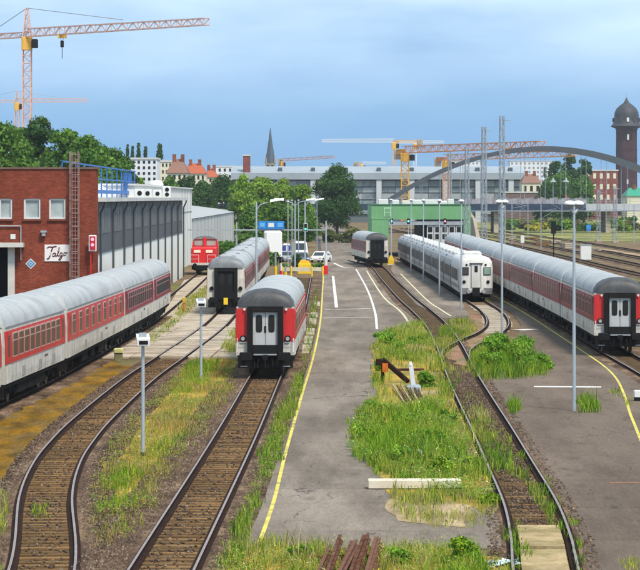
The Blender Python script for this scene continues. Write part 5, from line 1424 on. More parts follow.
GREEN = [(0.08,0.20,0.007),(0.14,0.28,0.009),(0.26,0.37,0.018),(0.04,0.115,0.007),(0.22,0.27,0.03)]
MIXED = [(0.16,0.26,0.02),(0.40,0.32,0.07),(0.24,0.26,0.035),(0.36,0.27,0.08),(0.30,0.22,0.10),(0.42,0.24,0.05)]
YELL  = [(0.28,0.35,0.03),(0.42,0.40,0.06),(0.18,0.29,0.02),(0.48,0.42,0.16)]
DRY   = [(0.45,0.34,0.19),(0.38,0.29,0.13),(0.30,0.27,0.10)]
m_blade = leaf_mat("grass blades", 0.3)
def grass(name, label, px, dens, hmin, hmax, cols, seed=0, clump=0.0, z=0.05, wid=(0.006,0.015), colnoise=0.55, cat="grass", mult=2.4, holes=()):
    r = np.random.default_rng(seed)
    poly = gpoly(px, z); xs = [p[0] for p in poly]; ys = [p[1] for p in poly]
    area = abs(sum(poly[i][0]*poly[(i+1)%len(poly)][1]-poly[(i+1)%len(poly)][0]*poly[i][1] for i in range(len(poly))))/2
    nb = int((max(xs)-min(xs))*(max(ys)-min(ys))*dens*mult)
    x = r.uniform(min(xs),max(xs),nb); y = r.uniform(min(ys),max(ys),nb)
    k = pt_in_poly(x+0.25*wob(x,y,1.5,seed+3), y+1.2*wob(x,y,0.7,seed+4), poly)
    x = x[k]; y = y[k]
    inner = pt_in_poly(x+0.35,y,poly) & pt_in_poly(x-0.35,y,poly) & pt_in_poly(x,y+1.5,poly) & pt_in_poly(x,y-1.5,poly)
    k = inner | (r.uniform(0,1,len(x)) < 0.62); x = x[k]; y = y[k]
    for hp, kp in holes:
        k = ~pt_in_poly(x,y,gpoly(hp,z)) | (r.uniform(0,1,len(x)) < kp); x = x[k]; y = y[k]
    cn = wob(x,y*0.4,1.3,seed+5)*0.5 + wob(x,y*0.5,3.7,seed+6)*0.5
    keep = r.uniform(0,1,len(x)) < np.clip(1 - clump*(0.55-cn*0.75), 0.03, 1)
    x = x[keep]; y = y[keep]; cn = cn[keep]; n = len(x)
    h = r.uniform(hmin,hmax,n)*np.clip(0.75+0.75*cn,0.25,1.7)*r.choice([1,1,1,1.35],n)
    w = r.uniform(wid[0],wid[1],n)
    a = r.uniform(0,2*np.pi,n); lean = r.uniform(0.1,0.65,n)*h; la = r.uniform(0,2*np.pi,n)
    dx = np.cos(a)*w; dy = np.sin(a)*w; lx = np.cos(la)*lean; ly = np.sin(la)*lean
    V = np.zeros((n,5,3),np.float32)
    V[:,0] = np.stack([x-dx,y-dy,np.full(n,z-0.05)],1); V[:,1] = np.stack([x+dx,y+dy,np.full(n,z-0.05)],1)
    V[:,2] = np.stack([x-dx*0.8+lx*0.3,y-dy*0.8+ly*0.3,z+h*0.58],1); V[:,3] = np.stack([x+dx*0.8+lx*0.3,y+dy*0.8+ly*0.3,z+h*0.58],1)
    V[:,4] = np.stack([x+lx,y+ly,z+h*0.95],1)
    base = np.arange(n,dtype=np.int32)*5
    loops = np.stack([base,base+1,base+3,base+2,base+2,base+3,base+4],1).ravel()
    starts = np.stack([np.arange(n)*7,np.arange(n)*7+4],1).ravel()
    C = np.array(cols); ci = np.clip(((wob(x,y*0.5,0.8,seed+9)*0.5+0.5)*len(cols)*colnoise + r.uniform(0,len(cols),n)*(1-colnoise)).astype(int),0,len(cols)-1)
    c = C[ci]*r.uniform(0.7,1.3,(n,1))
    return tag(leafmesh(name, V.reshape(-1,3), loops, starts, np.repeat(c,5,0), m_blade), label, cat, kind="stuff")

def leafmesh(name, V, loops, starts, cv, m, parent=None):
    me = bpy.data.meshes.new(name)
    me.vertices.add(len(V)); me.vertices.foreach_set("co", V.astype(np.float32).ravel())
    me.loops.add(len(loops)); me.loops.foreach_set("vertex_index", loops.astype(np.int32))
    me.polygons.add(len(starts)); me.polygons.foreach_set("loop_start", starts.astype(np.int32))
    me.update(calc_edges=True)
    at = me.color_attributes.new("Col", 'FLOAT_COLOR', 'POINT')
    at.data.foreach_set("color", np.concatenate([cv,np.ones((len(cv),1))],1).astype(np.float32).ravel())
    me.materials.append(m); me.validate()
    return link(name, me, parent)

# soil under the weeds
C_POLY = [(374,346),(384,333),(404,326),(424,323),(434,345),(444,372),(455,400),(468,430),(486,470),(500,505),(480,513),(462,503),(398,506),(390,492),(374,470),(356,447),(352,428),(362,408),(378,396),(372,372)]
tag(patch("weed_soil", C_POLY, 0.056, m_soil, 0.15, seed=8), kind="structure")
tag(patch("dry_ground", [(392,498),(420,494),(470,505),(478,515),(462,528),(400,521),(388,512)], 0.060, m_dry, 0.12, seed=9), kind="structure")
tag(patch("bottom_soil", [(205,600),(225,556),(248,546),(330,549),(392,550),(440,548),(505,558),(515,600)], 0.056, m_soil, 0.15, seed=10), kind="structure")
grass("dry_grass", "mixed yellow and green grass round the short floodlight post", [(88,545),(94,482),(108,446),(136,412),(168,384),(195,360),(234,362),(234,392),(205,428),(172,474),(150,515),(118,548)], 34, 0.05, 0.26, MIXED+YELL, 21, 0.85)
grass("green_weeds", "bright green weeds on the verge left of the centre track", [(96,540),(98,488),(118,465),(150,450),(168,440),(196,428),(186,442),(160,458),(140,480),(128,530)], 45, 0.15, 0.42, GREEN, 22, 1.0)
grass("green_weeds", "green weeds by the second floodlight post at the crossing", [(165,392),(190,362),(222,362),(205,385),(180,398)], 30, 0.2, 0.5, GREEN[:3], 23, 0.7)
grass("verge_grass", "strip of green and yellow weeds between centre track and yellow line", [(214,575),(232,532),(256,480),(276,430),(290,396),(301,376),(303,386),(291,424),(278,458),(266,486),(250,520),(244,548),(236,575)], 120, 0.10, 0.48, GREEN+YELL[:2]+DRY[:1], 24, 0.8)
grass("middle_weeds", "tall bright green weeds filling the strip beside the overgrown track", C_POLY, 40, 0.12, 0.50, GREEN+YELL+DRY[:1], 25, 0.95, wid=(0.007,0.018), holes=[([(383,392),(385,366),(400,360),(428,366),(440,392),(430,406),(396,406)],0.12),([(396,458),(404,446),(424,450),(430,462)],0.2)])
grass("middle_weeds", "tallest dark green weeds in front of the rusty frame", [(350,450),(352,424),(372,400),(396,405),(440,405),(462,440),(482,478),(460,486),(392,486),(372,470)], 40, 0.2, 0.55, GREEN+YELL[:1], 26, 1.0, wid=(0.007,0.018))
grass("spilling_weeds", "dark tufts spilling from the weeds onto the asphalt", [(346,438),(354,424),(368,410),(378,400),(380,414),(372,436),(376,452),(386,470),(378,476),(360,455)], 50, 0.12, 0.4, GREEN, 27, 0.9)
grass("dry_grass", "straw and green grass round the concrete beam", [(388,512),(392,494),(470,494),(498,500),(502,520),(462,530),(405,524)], 45, 0.10, 0.34, DRY+YELL[:2], 28, 0.6)
grass("bottom_grass", "green grass along the bottom edge round the scrap rails", [(205,600),(228,552),(262,549),(300,544),(330,544),(380,548),(392,550),(440,545),(478,552),(512,566),(515,600)], 150, 0.10, 0.36, GREEN+YELL+DRY[:1], 29, 0.85)
grass("bottom_weeds", "tall weed clump at the bottom edge right of the scrap rails", [(440,600),(442,560),(455,548),(474,548),(482,562),(484,600)], 170, 0.2, 0.5, GREEN, 30, 0.6)
grass("bottom_weeds", "thin tall stalks at the bottom edge around the scrap rails", [(230,575),(240,550),(330,546),(400,550),(440,552),(440,575)], 10, 0.35, 0.7, YELL+DRY, 31, 0.8)
grass("track_weeds", "weeds growing between and beside the rails of the overgrown track", [(466,424),(480,420),(500,445),(520,470),(528,480),(545,500),(560,525),(552,528),(536,505),(516,478),(498,476),(484,462)], 60, 0.12, 0.38, GREEN+YELL, 32, 0.75)
grass("track_weeds", "green strip hugging the right rail of the overgrown track", [(522,452),(530,454),(552,488),(570,520),(580,548),(584,590),(578,590),(574,550),(560,518),(540,488)], 60, 0.08, 0.25, GREEN, 33, 0.6)
grass("track_weeds", "weeds at the bottom between rail and concrete slab", [(512,590),(508,535),(515,515),(522,525),(524,560),(526,590)], 110, 0.12, 0.35, GREEN+YELL[:1], 34, 0.4)
grass("junction_weeds", "thin grass between the diverging rails at the switch", [(430,345),(446,322),(470,318),(482,330),(462,344),(444,362),(470,374),(486,388),(500,378),(478,360),(500,344),(475,352),(462,372),(450,392),(440,372)], 26, 0.12, 0.4, GREEN+YELL, 35, 0.6)
grass("bush_grass", "tall grass round the leafy bushes at the tall lamp", [(470,366),(484,346),(505,340),(530,350),(552,372),(546,377),(500,380),(474,378)], 34, 0.25, 0.9, GREEN, 46, 0.45)
grass("pavement_weeds", "green tuft at the foot of the nearest tall lamp", [(575,413),(577,398),(586,398),(600,407),(600,412)], 80, 0.15, 0.5, GREEN, 36, 0.3)
grass("pavement_weeds", "small tuft on the pavement beside the overgrown track", [(508,416),(509,402),(516,402),(518,414)], 130, 0.2, 0.5, GREEN, 37, 0.3)
grass("pavement_weeds", "sparse weeds along the right yellow line", [(614,392),(620,390),(630,398),(634,408),(628,408),(620,400)], 70, 0.10, 0.25, GREEN+YELL, 38, 0.5)
grass("pavement_weeds", "small weeds at the bottom right pavement corner", [(628,575),(632,560),(660,558),(662,575)], 90, 0.08, 0.2, YELL, 39, 0.5)
grass("sleeper_weed", "small green tuft between the rails of the curving track", [(34,518),(36,504),(49,503),(51,517)], 70, 0.06, 0.2, GREEN, 40, 0.5)
grass("moss_grass", "pale weeds at the left edge beside the curving track", [(-20,590),(-15,500),(4,478),(13,492),(8,520),(2,560),(0,590)], 60, 0.1, 0.3, DRY+YELL, 41, 0.5)
grass("train_side_grass", "yellow green grass strip along the far coaches by the crossing", [(140,342),(172,318),(190,296),(214,282),(224,284),(200,302),(184,318),(165,334),(150,345)], 14, 0.12, 0.35, YELL+GREEN[:2], 42, 0.5, wid=(0.012,0.03))
grass("train_side_grass", "patchy grass between grey train and lone coach tracks", [(222,352),(232,332),(246,316),(250,330),(240,345),(234,356)], 26, 0.15, 0.5, YELL+GREEN[:2], 43, 0.5, wid=(0.012,0.028))
grass("train_side_grass", "grass along the slabs right of the lone coach", [(302,372),(306,340),(312,310),(316,290),(318,292),(315,325),(309,355),(305,376)], 16, 0.1, 0.4, GREEN+YELL, 44, 0.6, wid=(0.012,0.028))
0 and grass("moss_grass", "sparse rusty moss grass beside the brick building train", [(-10,500),(20,452),(60,426),(100,398),(135,372),(118,364),(80,385),(30,412),(-20,440)], 5, 0.03, 0.09, [(0.40,0.22,0.04),(0.32,0.19,0.03),(0.22,0.2,0.03)], 45, 0.5)

# ---- leafy bushes and trees
m_leaf = leaf_mat("tree leaves", 0.3)
m_bark = mat("bark", (0.085,0.06,0.042), 0.9, 0.3, 2, 12)
def leaf_cloud(r, lobes, n, size, cols, aspect=0.7):
    """leaf-clump quads over and inside a set of (centre, radius) lobes"""
    w = np.array([l[1]**2 for l in lobes]); w = w/w.sum()
    k = r.choice(len(lobes), n, p=w)
    C = np.array([l[0] for l in lobes])[k]; Rr = np.array([l[1] for l in lobes])[k]
    d = r.normal(size=(n,3)); d /= np.linalg.norm(d,axis=1,keepdims=True); d[:,2] = np.where(d[:,2] < -0.35, -d[:,2]*0.6, d[:,2])
    rad = Rr*np.clip(r.normal(0.90,0.16,n),0.3,1.18)
    p = C + d*rad[:,None]*np.array([1,1,0.85])
    nrm = d + r.normal(size=(n,3))*0.75; nrm /= np.linalg.norm(nrm,axis=1,keepdims=True)
    t1 = np.cross(nrm, r.normal(size=(n,3))); t1 /= np.linalg.norm(t1,axis=1,keepdims=True); t2 = np.cross(nrm,t1)
    s = size*r.uniform(0.55,1.3,(n,1))
    a = t1*s; b = t2*s*aspect
    V = np.stack([p-a, p-b*0.9+a*0.15, p+a, p+b],1)
    lobec = r.uniform(0.75,1.22,len(lobes))[k]
    ci = np.clip((r.uniform(0,1,len(lobes))[k]*0.6 + r.uniform(0,1,n)*0.4)*len(cols),0,len(cols)-1).astype(int)
    c = np.array(cols)[ci]*(lobec*r.uniform(0.75,1.25,n))[:,None]
    return V.reshape(-1,3), np.repeat(c,4,0)
def quadmesh(name, V, cv, m, parent):
    n = len(V)//4
    return leafmesh(name, V, np.arange(n*4), np.arange(n)*4, cv, m, parent)

def tree(name, label, base, h, w, cols, seed, n=9000, leaf=0.21, trunk=0.22, shape="round", group=None, cat="tree"):
    r = np.random.default_rng(seed)
    t = thing(name, label, cat, base, 0, group)
    cb = h*trunk; ch = h-cb; lobes = []
    nl = 44 if shape != "poplar" else 60
    for i in range(nl):
        f = r.uniform(0.04,0.97) if i > 2 else (0.85,0.5,0.3)[i]
        if shape == "round": env = math.sin(math.pi*min(1,0.16+f*0.84))**0.7
        elif shape == "poplar": f = i/(nl-1)*0.98; env = math.sin(math.pi*(0.16+0.80*f))**0.8
        elif shape == "cone": env = (1-f)*0.95+0.08
        else: env = math.sqrt(max(0.02,1-((f-0.42)/0.60)**2))
        rr = w/2*env; lr = max(0.10*w, r.uniform(0.15,0.28)*w*(0.55+0.45*env)) if shape != "poplar" else w*r.uniform(0.30,0.46)*(0.35+0.65*env)
        if shape == "cone": lr = max(0.08*w, 0.26*w*env)
        a = r.uniform(0,2*math.pi); q = max(0,rr-lr*0.75)*math.sqrt(r.uniform(0.15,1))
        lobes.append(((q*math.cos(a),q*math.sin(a),cb+f*ch*0.97-lr*0.25*(f>0.8)),lr))
    V, cv = leaf_cloud(r, lobes, n, leaf, cols)
    b = MB(); tr = max(0.10,h*0.022)
    if trunk > 0.02:
        b.tube((0,0,-0.1),(0.1*tr,0,cb*1.1),tr*1.25,tr*0.85,9); b.tube((0.1*tr,0,cb*1.1),(0,0,cb+ch*0.7),tr*0.85,tr*0.25,7)
        for (c,lr) in lobes[:8]: b.tube((0,0,cb+0.25*(c[2]-cb)),c,tr*0.4,tr*0.1,5)
        b.build("trunk", m_bark, t)
    quadmesh("crown", V, cv, m_leaf, t)
    return t
DG_ = [(0.026,0.075,0.014),(0.04,0.10,0.017),(0.06,0.13,0.022)]
MG_ = [(0.05,0.13,0.014),(0.08,0.175,0.018),(0.11,0.21,0.025)]
LG_ = [(0.13,0.25,0.018),(0.19,0.31,0.025),(0.24,0.36,0.035)]
def tr_px(label, px_, ytop, wpx, d, cols, seed, name="broadleaf_tree", z0=0, **kw):
    h = H-(ytop-YH)/F*d - z0
    return tree(name, label, ((px_-320)/F*d, d, z0), h, wpx/F*d, cols, seed, **kw)
gl_ = "trees behind the brick building"
tr_px("tall broad tree at the left edge behind the brick roof", 4, 121, 74, 340, MG_, 101, group=gl_, shape='oval', trunk=0.3, leaf=0.24, n=14000)
tr_px("darker tall tree under the big crane's mast", 42, 115, 50, 360, DG_, 102, group=gl_, shape='oval', trunk=0.3, leaf=0.24, n=14000)
tr_px("green tree between the dark tree and the ladder", 66, 128, 62, 350, MG_, 103, group=gl_, shape='oval', trunk=0.3, leaf=0.24, n=14000)
tr_px("rounded tree behind the blue railing's left end", 88, 135, 60, 340, MG_, 104, group=gl_, shape='oval', trunk=0.3, leaf=0.24, n=12000)
tr_px("rounded tree above the middle of the blue railing", 108, 138, 52, 360, MG_, 105, group=gl_, shape='oval', trunk=0.3, leaf=0.24, n=12000)
tr_px("lower tree at the right end of the wood behind the railing", 122, 150, 34, 370, DG_, 106, group=gl_, shape='oval', trunk=0.3, leaf=0.24, n=9000)
tr_px("spiky dark tree at the far left skyline", 24, 119, 44, 380, MG_, 107, group=gl_, shape='oval', trunk=0.3, leaf=0.24, n=9000)
for k, (px_, yt, w_) in enumerate(((127.5,141,5),(132.5,143,5),(138.5,139.5,6.5),(145.5,143,5.5))):
    tr_px(["leftmost slim poplar on the skyline","second slim poplar on the skyline","tallest slim poplar of the four on the skyline","fourth slim poplar left of the gap"][k], px_, yt, w_, 820, DG_, 120+k, "poplar_tree", shape="poplar", n=2600, leaf=0.4, trunk=0.02, group="poplars on the skyline")
tr_px("broader lone poplar right of the gap on the skyline", 159.5, 140, 9.5, 820, DG_, 125, "poplar_tree", shape="poplar", n=3400, leaf=0.4, trunk=0.02, group="poplars on the skyline")
gm_ = "trees in the middle distance"
for k, (px_, yt, w_, d, c_, lab) in enumerate((
    (140,176,16,520,LG_,"yellow green tree below the white apartment house"),(156,178,16,540,LG_,"light tree below the cream house"),(170,173,20,560,MG_,"tree below the brown roofed house"),
    (186,172,20,600,DG_,"dark tree below the red roofed house"),(203,178,24,620,DG_,"dark tree above the warehouse's left part"),(222,174,26,640,DG_,"dark tree above the warehouse's right corner"),
    (243,172,24,560,LG_,"light green tree above the grey train"),(262,174,26,580,LG_,"light green tree below the church spire"),(283,176,24,600,LG_,"light green tree right of the spire"),
    (300,182,24,560,LG_,"light green tree left of the big round tree"),(252,205,24,470,MG_,"lower green tree behind the arm lamp"),(278,204,24,480,MG_,"lower green tree behind the blue board"),(303,206,24,490,MG_,"lower green tree behind the twin lamp"))):
    tr_px(lab, px_, yt, w_*1.45, d, c_, 140+k, group=gm_, n=11000, leaf=0.24, trunk=0.10, shape='oval' if k % 2 else 'round')
tr_px("big round dark green tree standing alone by the road", 337, 163.5, 54, 572, DG_, 170, n=26000, leaf=0.2, trunk=0.12, name="round_tree", shape="round")
for k, (px_, yt, w_, d, c_, sh, lab) in enumerate(((545,163,9,900,DG_,"cone","slim dark conifer left of the brick block"),(556,157,20,905,DG_,"oval","dark tree behind the orange-based lamp"),(570,152,22,910,DG_,"oval","tallest dark tree right of the arch crown"),(584,156,22,915,DG_,"oval","dark tree just left of the brick block"),
    (562,170,48,860,MG_,"round","broad green tree before the dark skyline trees"),(584,174,34,850,MG_,"round","green tree in front of the brick block's left end"),(634,183,14,1000,MG_,"round","light tree at the foot of the water tower"),(546,178,26,870,DG_,"round","small dark tree at the left of the arch trees"))):
    tr_px(lab, px_, yt, w_, d, c_, 180+k, group="trees beyond the bridge", n=6000, leaf=0.38, shape=sh, trunk=0.08)

def bush(label, base, h, w, cols, seed, n=1200, leaf=0.12, name="shrub", group=None, depth=None):
    r = np.random.default_rng(seed); t = thing(name, label, "shrub", base, 0, group)
    lobes = []
    for i in range(16):
        a = r.uniform(0,6.28); q = math.sqrt(r.uniform(0,1))*w*0.36; lr = r.uniform(0.13,0.27)*min(w,h*1.6)
        lobes.append(((q*math.cos(a),q*math.sin(a)*((depth or w)/w),min(h-lr*0.8,max(lr*0.35,r.uniform(0.0,0.75)*h))),lr))
    V, cv = leaf_cloud(r, lobes, n, leaf, cols); V[:,2] = np.maximum(V[:,2],0.0)
    b = MB()
    for c, lr in lobes[:5]: b.tube((0,0,0),c,0.03+0.01*h,0.01,5)
    b.build("stem", m_bark, t); quadmesh("foliage", V, cv, m_leaf, t)
    return t
bg_c = [(0.10,0.22,0.015),(0.15,0.30,0.02),(0.21,0.36,0.03)]
bush("leafy bush at the foot of the tall lamp by the switch", G(506,362), 1.5, 3.2, bg_c, 301, 9000, 0.07, depth=6)
bush("lower leafy bush spreading right of the tall lamp by the switch", G(528,370), 1.0, 2.6, bg_c, 302, 7000, 0.065, depth=5)
bush("small leafy bush left of the tall lamp by the switch", G(487,368), 0.85, 1.8, bg_c, 303, 4000, 0.065, depth=4)
bush("dense weed bush in the middle of the weeds by the switch lever", G(428,388), 0.85, 1.0, bg_c, 304, 1500, 0.07)
bush("dense weed bush on the asphalt edge of the weeds", G(362,440), 0.6, 1.0, GREEN, 305, 1600, 0.055)
bush("rounded weed bush on the upper asphalt edge of the weeds", G(385,345), 0.8, 1.6, bg_c, 306, 1500, 0.08)
for k, (px_, py_, h_, w_, lab) in enumerate(((376,414,0.6,1.1,"dark weed clump at the asphalt edge above the spilling weeds"),(400,428,0.6,1.0,"weed clump left of the tallest weeds"),(432,446,0.65,1.1,"weed clump beside the rail in the tall weeds"),(402,462,0.55,1.0,"weed clump above the concrete beam's left half"),
    (442,476,0.55,0.9,"weed clump above the concrete beam's right half"),(470,470,0.45,0.7,"weed clump against the overgrown track's left rail"),(398,352,0.6,1.2,"weed clump above the rusty frame"),(416,345,0.5,1.1,"weed clump near the stakes"),(382,372,0.5,0.9,"weed clump left of the rusty frame"),(446,424,0.5,0.8,"weed clump right of the rods"),
    (490,505,0.4,0.6,"weed clump at the right end of the dry patch"),(300,560,0.35,0.6,"weed clump at the bottom left of the scrap rails"),(400,566,0.4,0.6,"weed clump right of the scrap rail heap"))):
    bush(lab, G(px_,py_), h_, w_, GREEN[:4] if k % 3 else bg_c, 330+k, 1500, 0.05, name="weed_clump", group="weed clumps in the strip")
bush("round weed bush at the bottom edge by the blue plastic", G(464,566), 0.75, 0.85, GREEN, 307, 2200, 0.045)
bush("dark green hedge bush behind the red locomotive", G(222,260), 2.9, 5.2, MG_, 308, 3000, 0.22)
bush("green bush between the hedge and the gantry post", ((246-320)/F*410,410,0), 5.0, 4.6, MG_, 309, 3000, 0.25)
bush("bushy shrub under the white box trailer", ((268-320)/F*360,360,0), 1.9, 3.0, MG_, 310, 1500, 0.18)
bush("pointed dark green shrub beside the silver car", ((297-320)/F*352,352,0), 1.9, 1.5, DG_, 311, 1500, 0.14)
bush("low shrub row behind the buffer stop's right end", ((315-320)/F*330,330,0), 1.1, 1.8, MG_, 312, 1200, 0.13)
bush("low shrub row behind the buffer stop's left end", ((289-320)/F*328,328,0), 1.0, 2.0, MG_, 313, 1200, 0.13)
bush("olive bush under the big round tree", ((352-320)/F*540,540,0), 3.0, 5.0, [(0.10,0.12,0.03),(0.14,0.14,0.04)], 314, 1500, 0.3)
bush("olive bush left of the big round tree's trunk", ((326-320)/F*545,545,0), 2.6, 4.5, [(0.10,0.12,0.03),(0.13,0.15,0.04)], 315, 1500, 0.3)
# scrubby bank under the bridge
tag(MB().sheet(ragged([(33,560),(62,560),(180,760),(300,1300),(60,1300),(40,800)],8,1.5,4), 0.03).build("bank", mat("scrub bank",(0.13,0.15,0.05),0.95,0.4,0.08,1.5,c2=(0.30,0.26,0.10),c2scale=0.05)), kind="structure")
sand = mat("sandy trackside",(0.42,0.31,0.19),0.95,0.3,0.15,3,c2=(0.24,0.16,0.10),c2scale=0.1)
tag(MB().sheet(ragged([(47.8,330),(50.0,330),(49.5,440),(46,560),(43,560),(47.0,440)],6,0.4,5), 0.012).build("sandy_path", sand), kind="structure")
tag(MB().sheet(ragged([(27.5,340),(28.8,340),(28.0,520),(26.8,520)],6,0.3,6), 0.012).build("sandy_path", sand), kind="structure")
r_ = np.random.default_rng(77)
palettes = [MG_, LG_, [(0.35,0.33,0.04),(0.45,0.40,0.05)], [(0.16,0.16,0.06),(0.22,0.20,0.09)]]
names = ["green","pale green","yellow flowering","dull olive"]
k = 0
for px_, d in sorted(((506,760),(516,820),(526,790),(534,740),(541,770),(549,800),(557,735),(566,760),(575,800),(584,730),(592,770),(602,740),(612,800),(622,730),(633,750),(512,900),(540,900),(570,900),(604,880),(628,880))):
    pi = 2 if 524 <= px_ <= 556 and k % 2 == 0 else (k % 4 if k % 4 != 2 else 0)
    bush(f"{names[pi]} scrub bush {ORD[k]} from the left along the bank below the bridge deck", ((px_-320)/F*d,d,0), r_.uniform(1.6,3.2), r_.uniform(4,8), palettes[pi], 400+k, 900, 0.45, group=f"{names[pi]} scrub bushes under the bridge"); k += 1
grass("track_weeds", "patchy green weeds in the dark bed of the overgrown track beside the small pavement tuft", [(452,392),(474,392),(498,425),(512,450),(498,452),(476,430)], 30, 0.06, 0.26, GREEN+YELL, 47, 1.0)

# broad-leaved weeds: many small leaves on low stems
def weeds(name, label, px, plants, hmin, hmax, cols, seed, leaf=0.04, per=16, clump=0.8, z=0.05):
    r = np.random.default_rng(seed)
    poly = gpoly(px, z); xs = [p[0] for p in poly]; ys = [p[1] for p in poly]
    nb = int((max(xs)-min(xs))*(max(ys)-min(ys))*plants)
    x = r.uniform(min(xs),max(xs),nb); y = r.uniform(min(ys),max(ys),nb)
    k = pt_in_poly(x, y, poly) & (r.uniform(0,1,nb) < np.clip(1-clump*(0.6-0.9*wob(x,y*0.5,1.4,seed)),0.02,1))
    x = np.repeat(x[k],per); y = np.repeat(y[k],per); n = len(x)
    h = np.repeat(r.uniform(hmin,hmax,n//per),per)
    f = r.uniform(0.05,1,n); rad = (0.05+0.10*(1-f))*r.uniform(0.4,1.4,n)
    a = r.uniform(0,6.28,n)
    p = np.stack([x+np.cos(a)*rad*1.6, y+np.sin(a)*rad*1.6, z+h*f],1)
    t1 = np.stack([np.cos(a),np.sin(a),r.uniform(-0.5,0.7,n)],1); t2 = np.stack([-np.sin(a),np.cos(a),r.uniform(-0.3,0.3,n)],1)
    s = leaf*r.uniform(0.6,1.4,(n,1))
    V = np.stack([p-t1*s,p-t2*s*0.45,p+t1*s,p+t2*s*0.45],1).reshape(-1,3)
    c = np.array(cols)[r.integers(0,len(cols),n)]*r.uniform(0.7,1.3,(n,1))
    fl = (f > 0.8) & (r.uniform(0,1,n) < 0.10); c[fl] = np.array([(0.7,0.68,0.55),(0.65,0.55,0.05),(0.45,0.22,0.12)])[r.integers(0,3,fl.sum())]
    return tag(quadmesh(name, V, np.repeat(c,4,0), m_blade, None), label, "weeds", kind="stuff")
weeds("leafy_weeds", "leafy weeds among the tall green strip beside the overgrown track", [(350,452),(352,426),(364,408),(392,406),(440,404),(462,430),(484,474),(498,503),(470,500),(395,490),(372,470)], 30, 0.12, 0.5, GREEN+LG_, 501, per=18, clump=1.0)
weeds("leafy_weeds", "leafy weeds in the upper part of the green strip above the rusty frame", [(376,352),(384,333),(404,326),(424,323),(434,345),(440,362),(400,360)], 14, 0.12, 0.5, GREEN+LG_, 505, per=18, clump=1.0)
weeds("leafy_weeds", "leafy weeds around the scrap rails at the bottom edge", [(205,600),(228,552),(262,549),(330,546),(392,550),(440,545),(478,552),(512,566),(515,600)], 22, 0.1, 0.45, GREEN+YELL, 502, leaf=0.03)
weeds("leafy_weeds", "leafy green weeds in the strip left of the yellow line", [(214,575),(232,532),(256,480),(276,430),(290,396),(301,376),(303,386),(291,424),(278,458),(266,486),(250,520),(244,548),(236,575)], 16, 0.1, 0.45, GREEN+YELL, 503, leaf=0.03)
weeds("leafy_weeds", "leafy weeds in the dry grass round the floodlight post", [(88,545),(94,482),(108,446),(136,412),(168,384),(195,360),(234,362),(234,392),(205,428),(172,474),(150,515),(118,548)], 8, 0.08, 0.35, MIXED+GREEN, 504, leaf=0.035)

# loose ballast stones along the near tracks
def stones(label, ctr, d0, d1, bands, dens, seed):
    r = np.random.default_rng(seed)
    c = spline(ctr, 0.5); c_ = np.array([(p.x,p.y) for p in c]); nn = np.array([(n.x,n.y) for n in normals2(c)])
    k = np.where((c_[:,1] > d0) & (c_[:,1] < d1))[0]
    P_ = []
    for u0, u1, z in bands:
        n = int((u1-u0)*(d1-d0)*dens)
        i = r.choice(k, n); u = r.uniform(u0,u1,n)
        xy = c_[i] + nn[i]*u[:,None] + r.uniform(-0.25,0.25,(n,2))*np.array([0.1,1])
        P_.append(np.concatenate([xy,np.full((n,1),z)],1))
    p = np.concatenate(P_); n = len(p)
    s = r.uniform(0.022,0.055,(n,1,1)); 
    base = np.array([(1,0,0),(0,1,0),(-1,0,0),(0,-1,0),(0,0,1),(0,0,-1)],float)
    V = p[:,None,:] + (base[None]*r.uniform(0.6,1.3,(n,6,1)) + r.uniform(-0.25,0.25,(n,6,3)))*s
    f = np.array([(0,1,4),(1,2,4),(2,3,4),(3,0,4),(1,0,5),(2,1,5),(3,2,5),(0,3,5)])
    loops = (f[None] + (np.arange(n)*6)[:,None,None]).reshape(-1)
    cols = np.array([(0.10,0.068,0.045),(0.15,0.105,0.07),(0.20,0.155,0.115),(0.07,0.048,0.035),(0.27,0.23,0.19),(0.13,0.075,0.045)])
    c = cols[r.choice(6,n,p=[0.27,0.25,0.15,0.2,0.05,0.08])]*np.array([0.78,0.70,0.62])*r.uniform(0.7,1.25,(n,1))
    tag(leafmesh("gravel", V.reshape(-1,3), loops, np.arange(n*8)*3, np.repeat(c,6,0), stone_m), label, "gravel", kind="stuff")
stone_m = leaf_mat("ballast stones", 0.0)
bn = [(-1.75,-0.98,0.045),(0.98,1.75,0.045),(-0.52,0.52,0.02)]
stones("loose ballast stones along the curving left track", C_T1, 60, 135, [(-1.5,-0.98,0.045),(0.98,2.0,0.04)], 95, 601)
stones("scattered stones between the sleepers of the curving left track", C_T1, 60, 150, [(-0.52,0.52,0.04)], 16, 602)
stones("loose ballast stones along the straight centre track", C_T2, 60, 132, [(-2.2,-0.98,0.045),(0.98,1.7,0.045)], 95, 603)
stones("scattered stones between the sleepers of the centre track", C_T2, 60, 134, [(-0.52,0.52,0.04)], 16, 604)
stones("rusty stones in the bed of the overgrown track", C_T3, 62, 140, [(-0.52,0.52,0.03),(0.98,1.3,0.05),(-1.3,-0.98,0.05)], 55, 605)

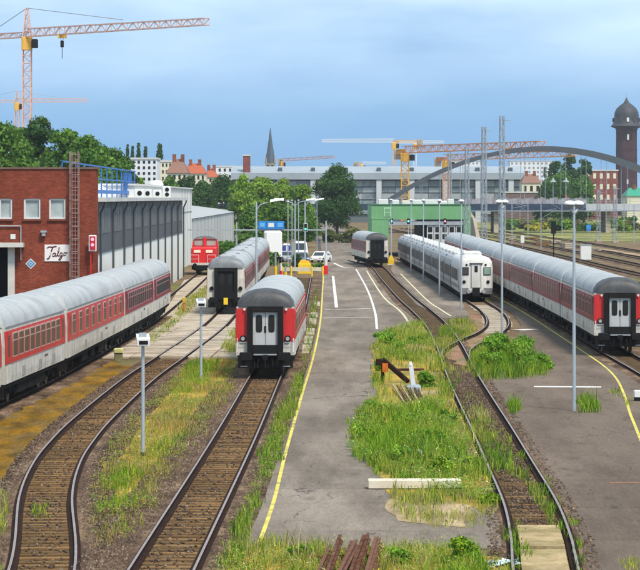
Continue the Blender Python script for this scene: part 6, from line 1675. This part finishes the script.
# ================================================================== CLUTTER OF THE MAIN LINE YARD
for k, (px_, d, h_) in enumerate(((512,520,8.0),(528,600,8.2),(541,480,7.6),(562,640,8.4),(574,560,8.0),(588,760,9.0),(606,690,8.6),(624,620,8.0),(634,520,7.4),(520,840,9.0),(550,880,9.0),(580,900,9.0),(610,860,9.0))):
    t = thing("catenary_post", f"slim catenary post with side arm, {ORD[k]} of the scattered posts beyond the crimson train", "post", ((px_-320)/F*d,d,0), 0, "catenary posts in the main line yard")
    MB().beam((0,0,0),(0,0,h_),0.16,0.16).build("post", m_galv, t)
    q = MB(); q.beam((0,0,h_-1.2),(-2.6 if k % 2 else 2.6,0,h_-0.7),0.07); q.beam((0,0,h_-2.4),(-2.6 if k % 2 else 2.6,0,h_-0.9),0.05); q.build("cantilever_arm", m_galv, t)
for x, z in ((25.5,5.6),(30.8,5.6),(35.8,5.6),(41,5.6),(46.2,5.6)):
    for dz in (0,1.3):
        tag(MB().beam((x+1.0,260,z+dz),(x-7,800,z+dz),0.025).build("contact_wire", m_under), f"{'upper' if dz else 'lower'} overhead wire above the main line track {ORD[int((x-25)/5.1)]} from the crimson train", "wire", "overhead wires of the main line")
for k, (px_, py_, w_, n_l, m_) in enumerate(((543,246,2.4,3,m_wood),(556,243,2.0,2,m_conc),(570,248,2.2,3,m_conc),(536,240,2.6,2,m_wood),(600,251,2.0,2,m_conc),(516,240,2.2,3,m_conc))):
    t = thing("sleeper_stack", f"low {'timber' if m_ is m_wood else 'concrete'} sleeper stack beyond the crimson train, {ORD[k]} listed by the main line", "sleeper stack", G(px_,py_), 0.3*k, "sleeper stacks by the main line")
    t["label"] = ["brown timber sleeper stack left of the black signal","pale concrete sleeper stack just right of the black signal","pale concrete sleeper stack left of the white cabinet","brown timber sleeper stack farther left of the black signal","pale concrete sleeper stack right of the white cabinet","pale concrete sleeper stack by the small white sign"][k]
    for r in range(n_l):
        for c in range(5): MB().box(-w_/2,w_/2,c*0.32,c*0.32+0.26,r*0.3,r*0.3+0.24).build("sleeper", m_, t)

# ================================================================== AIR
hz_m = bpy.data.materials.new("haze air"); hz_m.use_nodes = True
n_ = hz_m.node_tree
for x_ in list(n_.nodes):
    if x_.type == 'BSDF_PRINCIPLED': n_.nodes.remove(x_)
pv = n_.nodes.new("ShaderNodeVolumePrincipled")
pv.inputs['Color'].default_value = (0.80,0.90,1.0,1)
pv.inputs['Density'].default_value = 0.00007
n_.links.new(pv.outputs[0], [x_ for x_ in n_.nodes if x_.type == 'OUTPUT_MATERIAL'][0].inputs['Volume'])
tag(MB().box(-6500,6500,-250,9500,-1.0,68).build("haze", hz_m), "thin pale blue summer haze over the yard", "haze", kind="stuff")
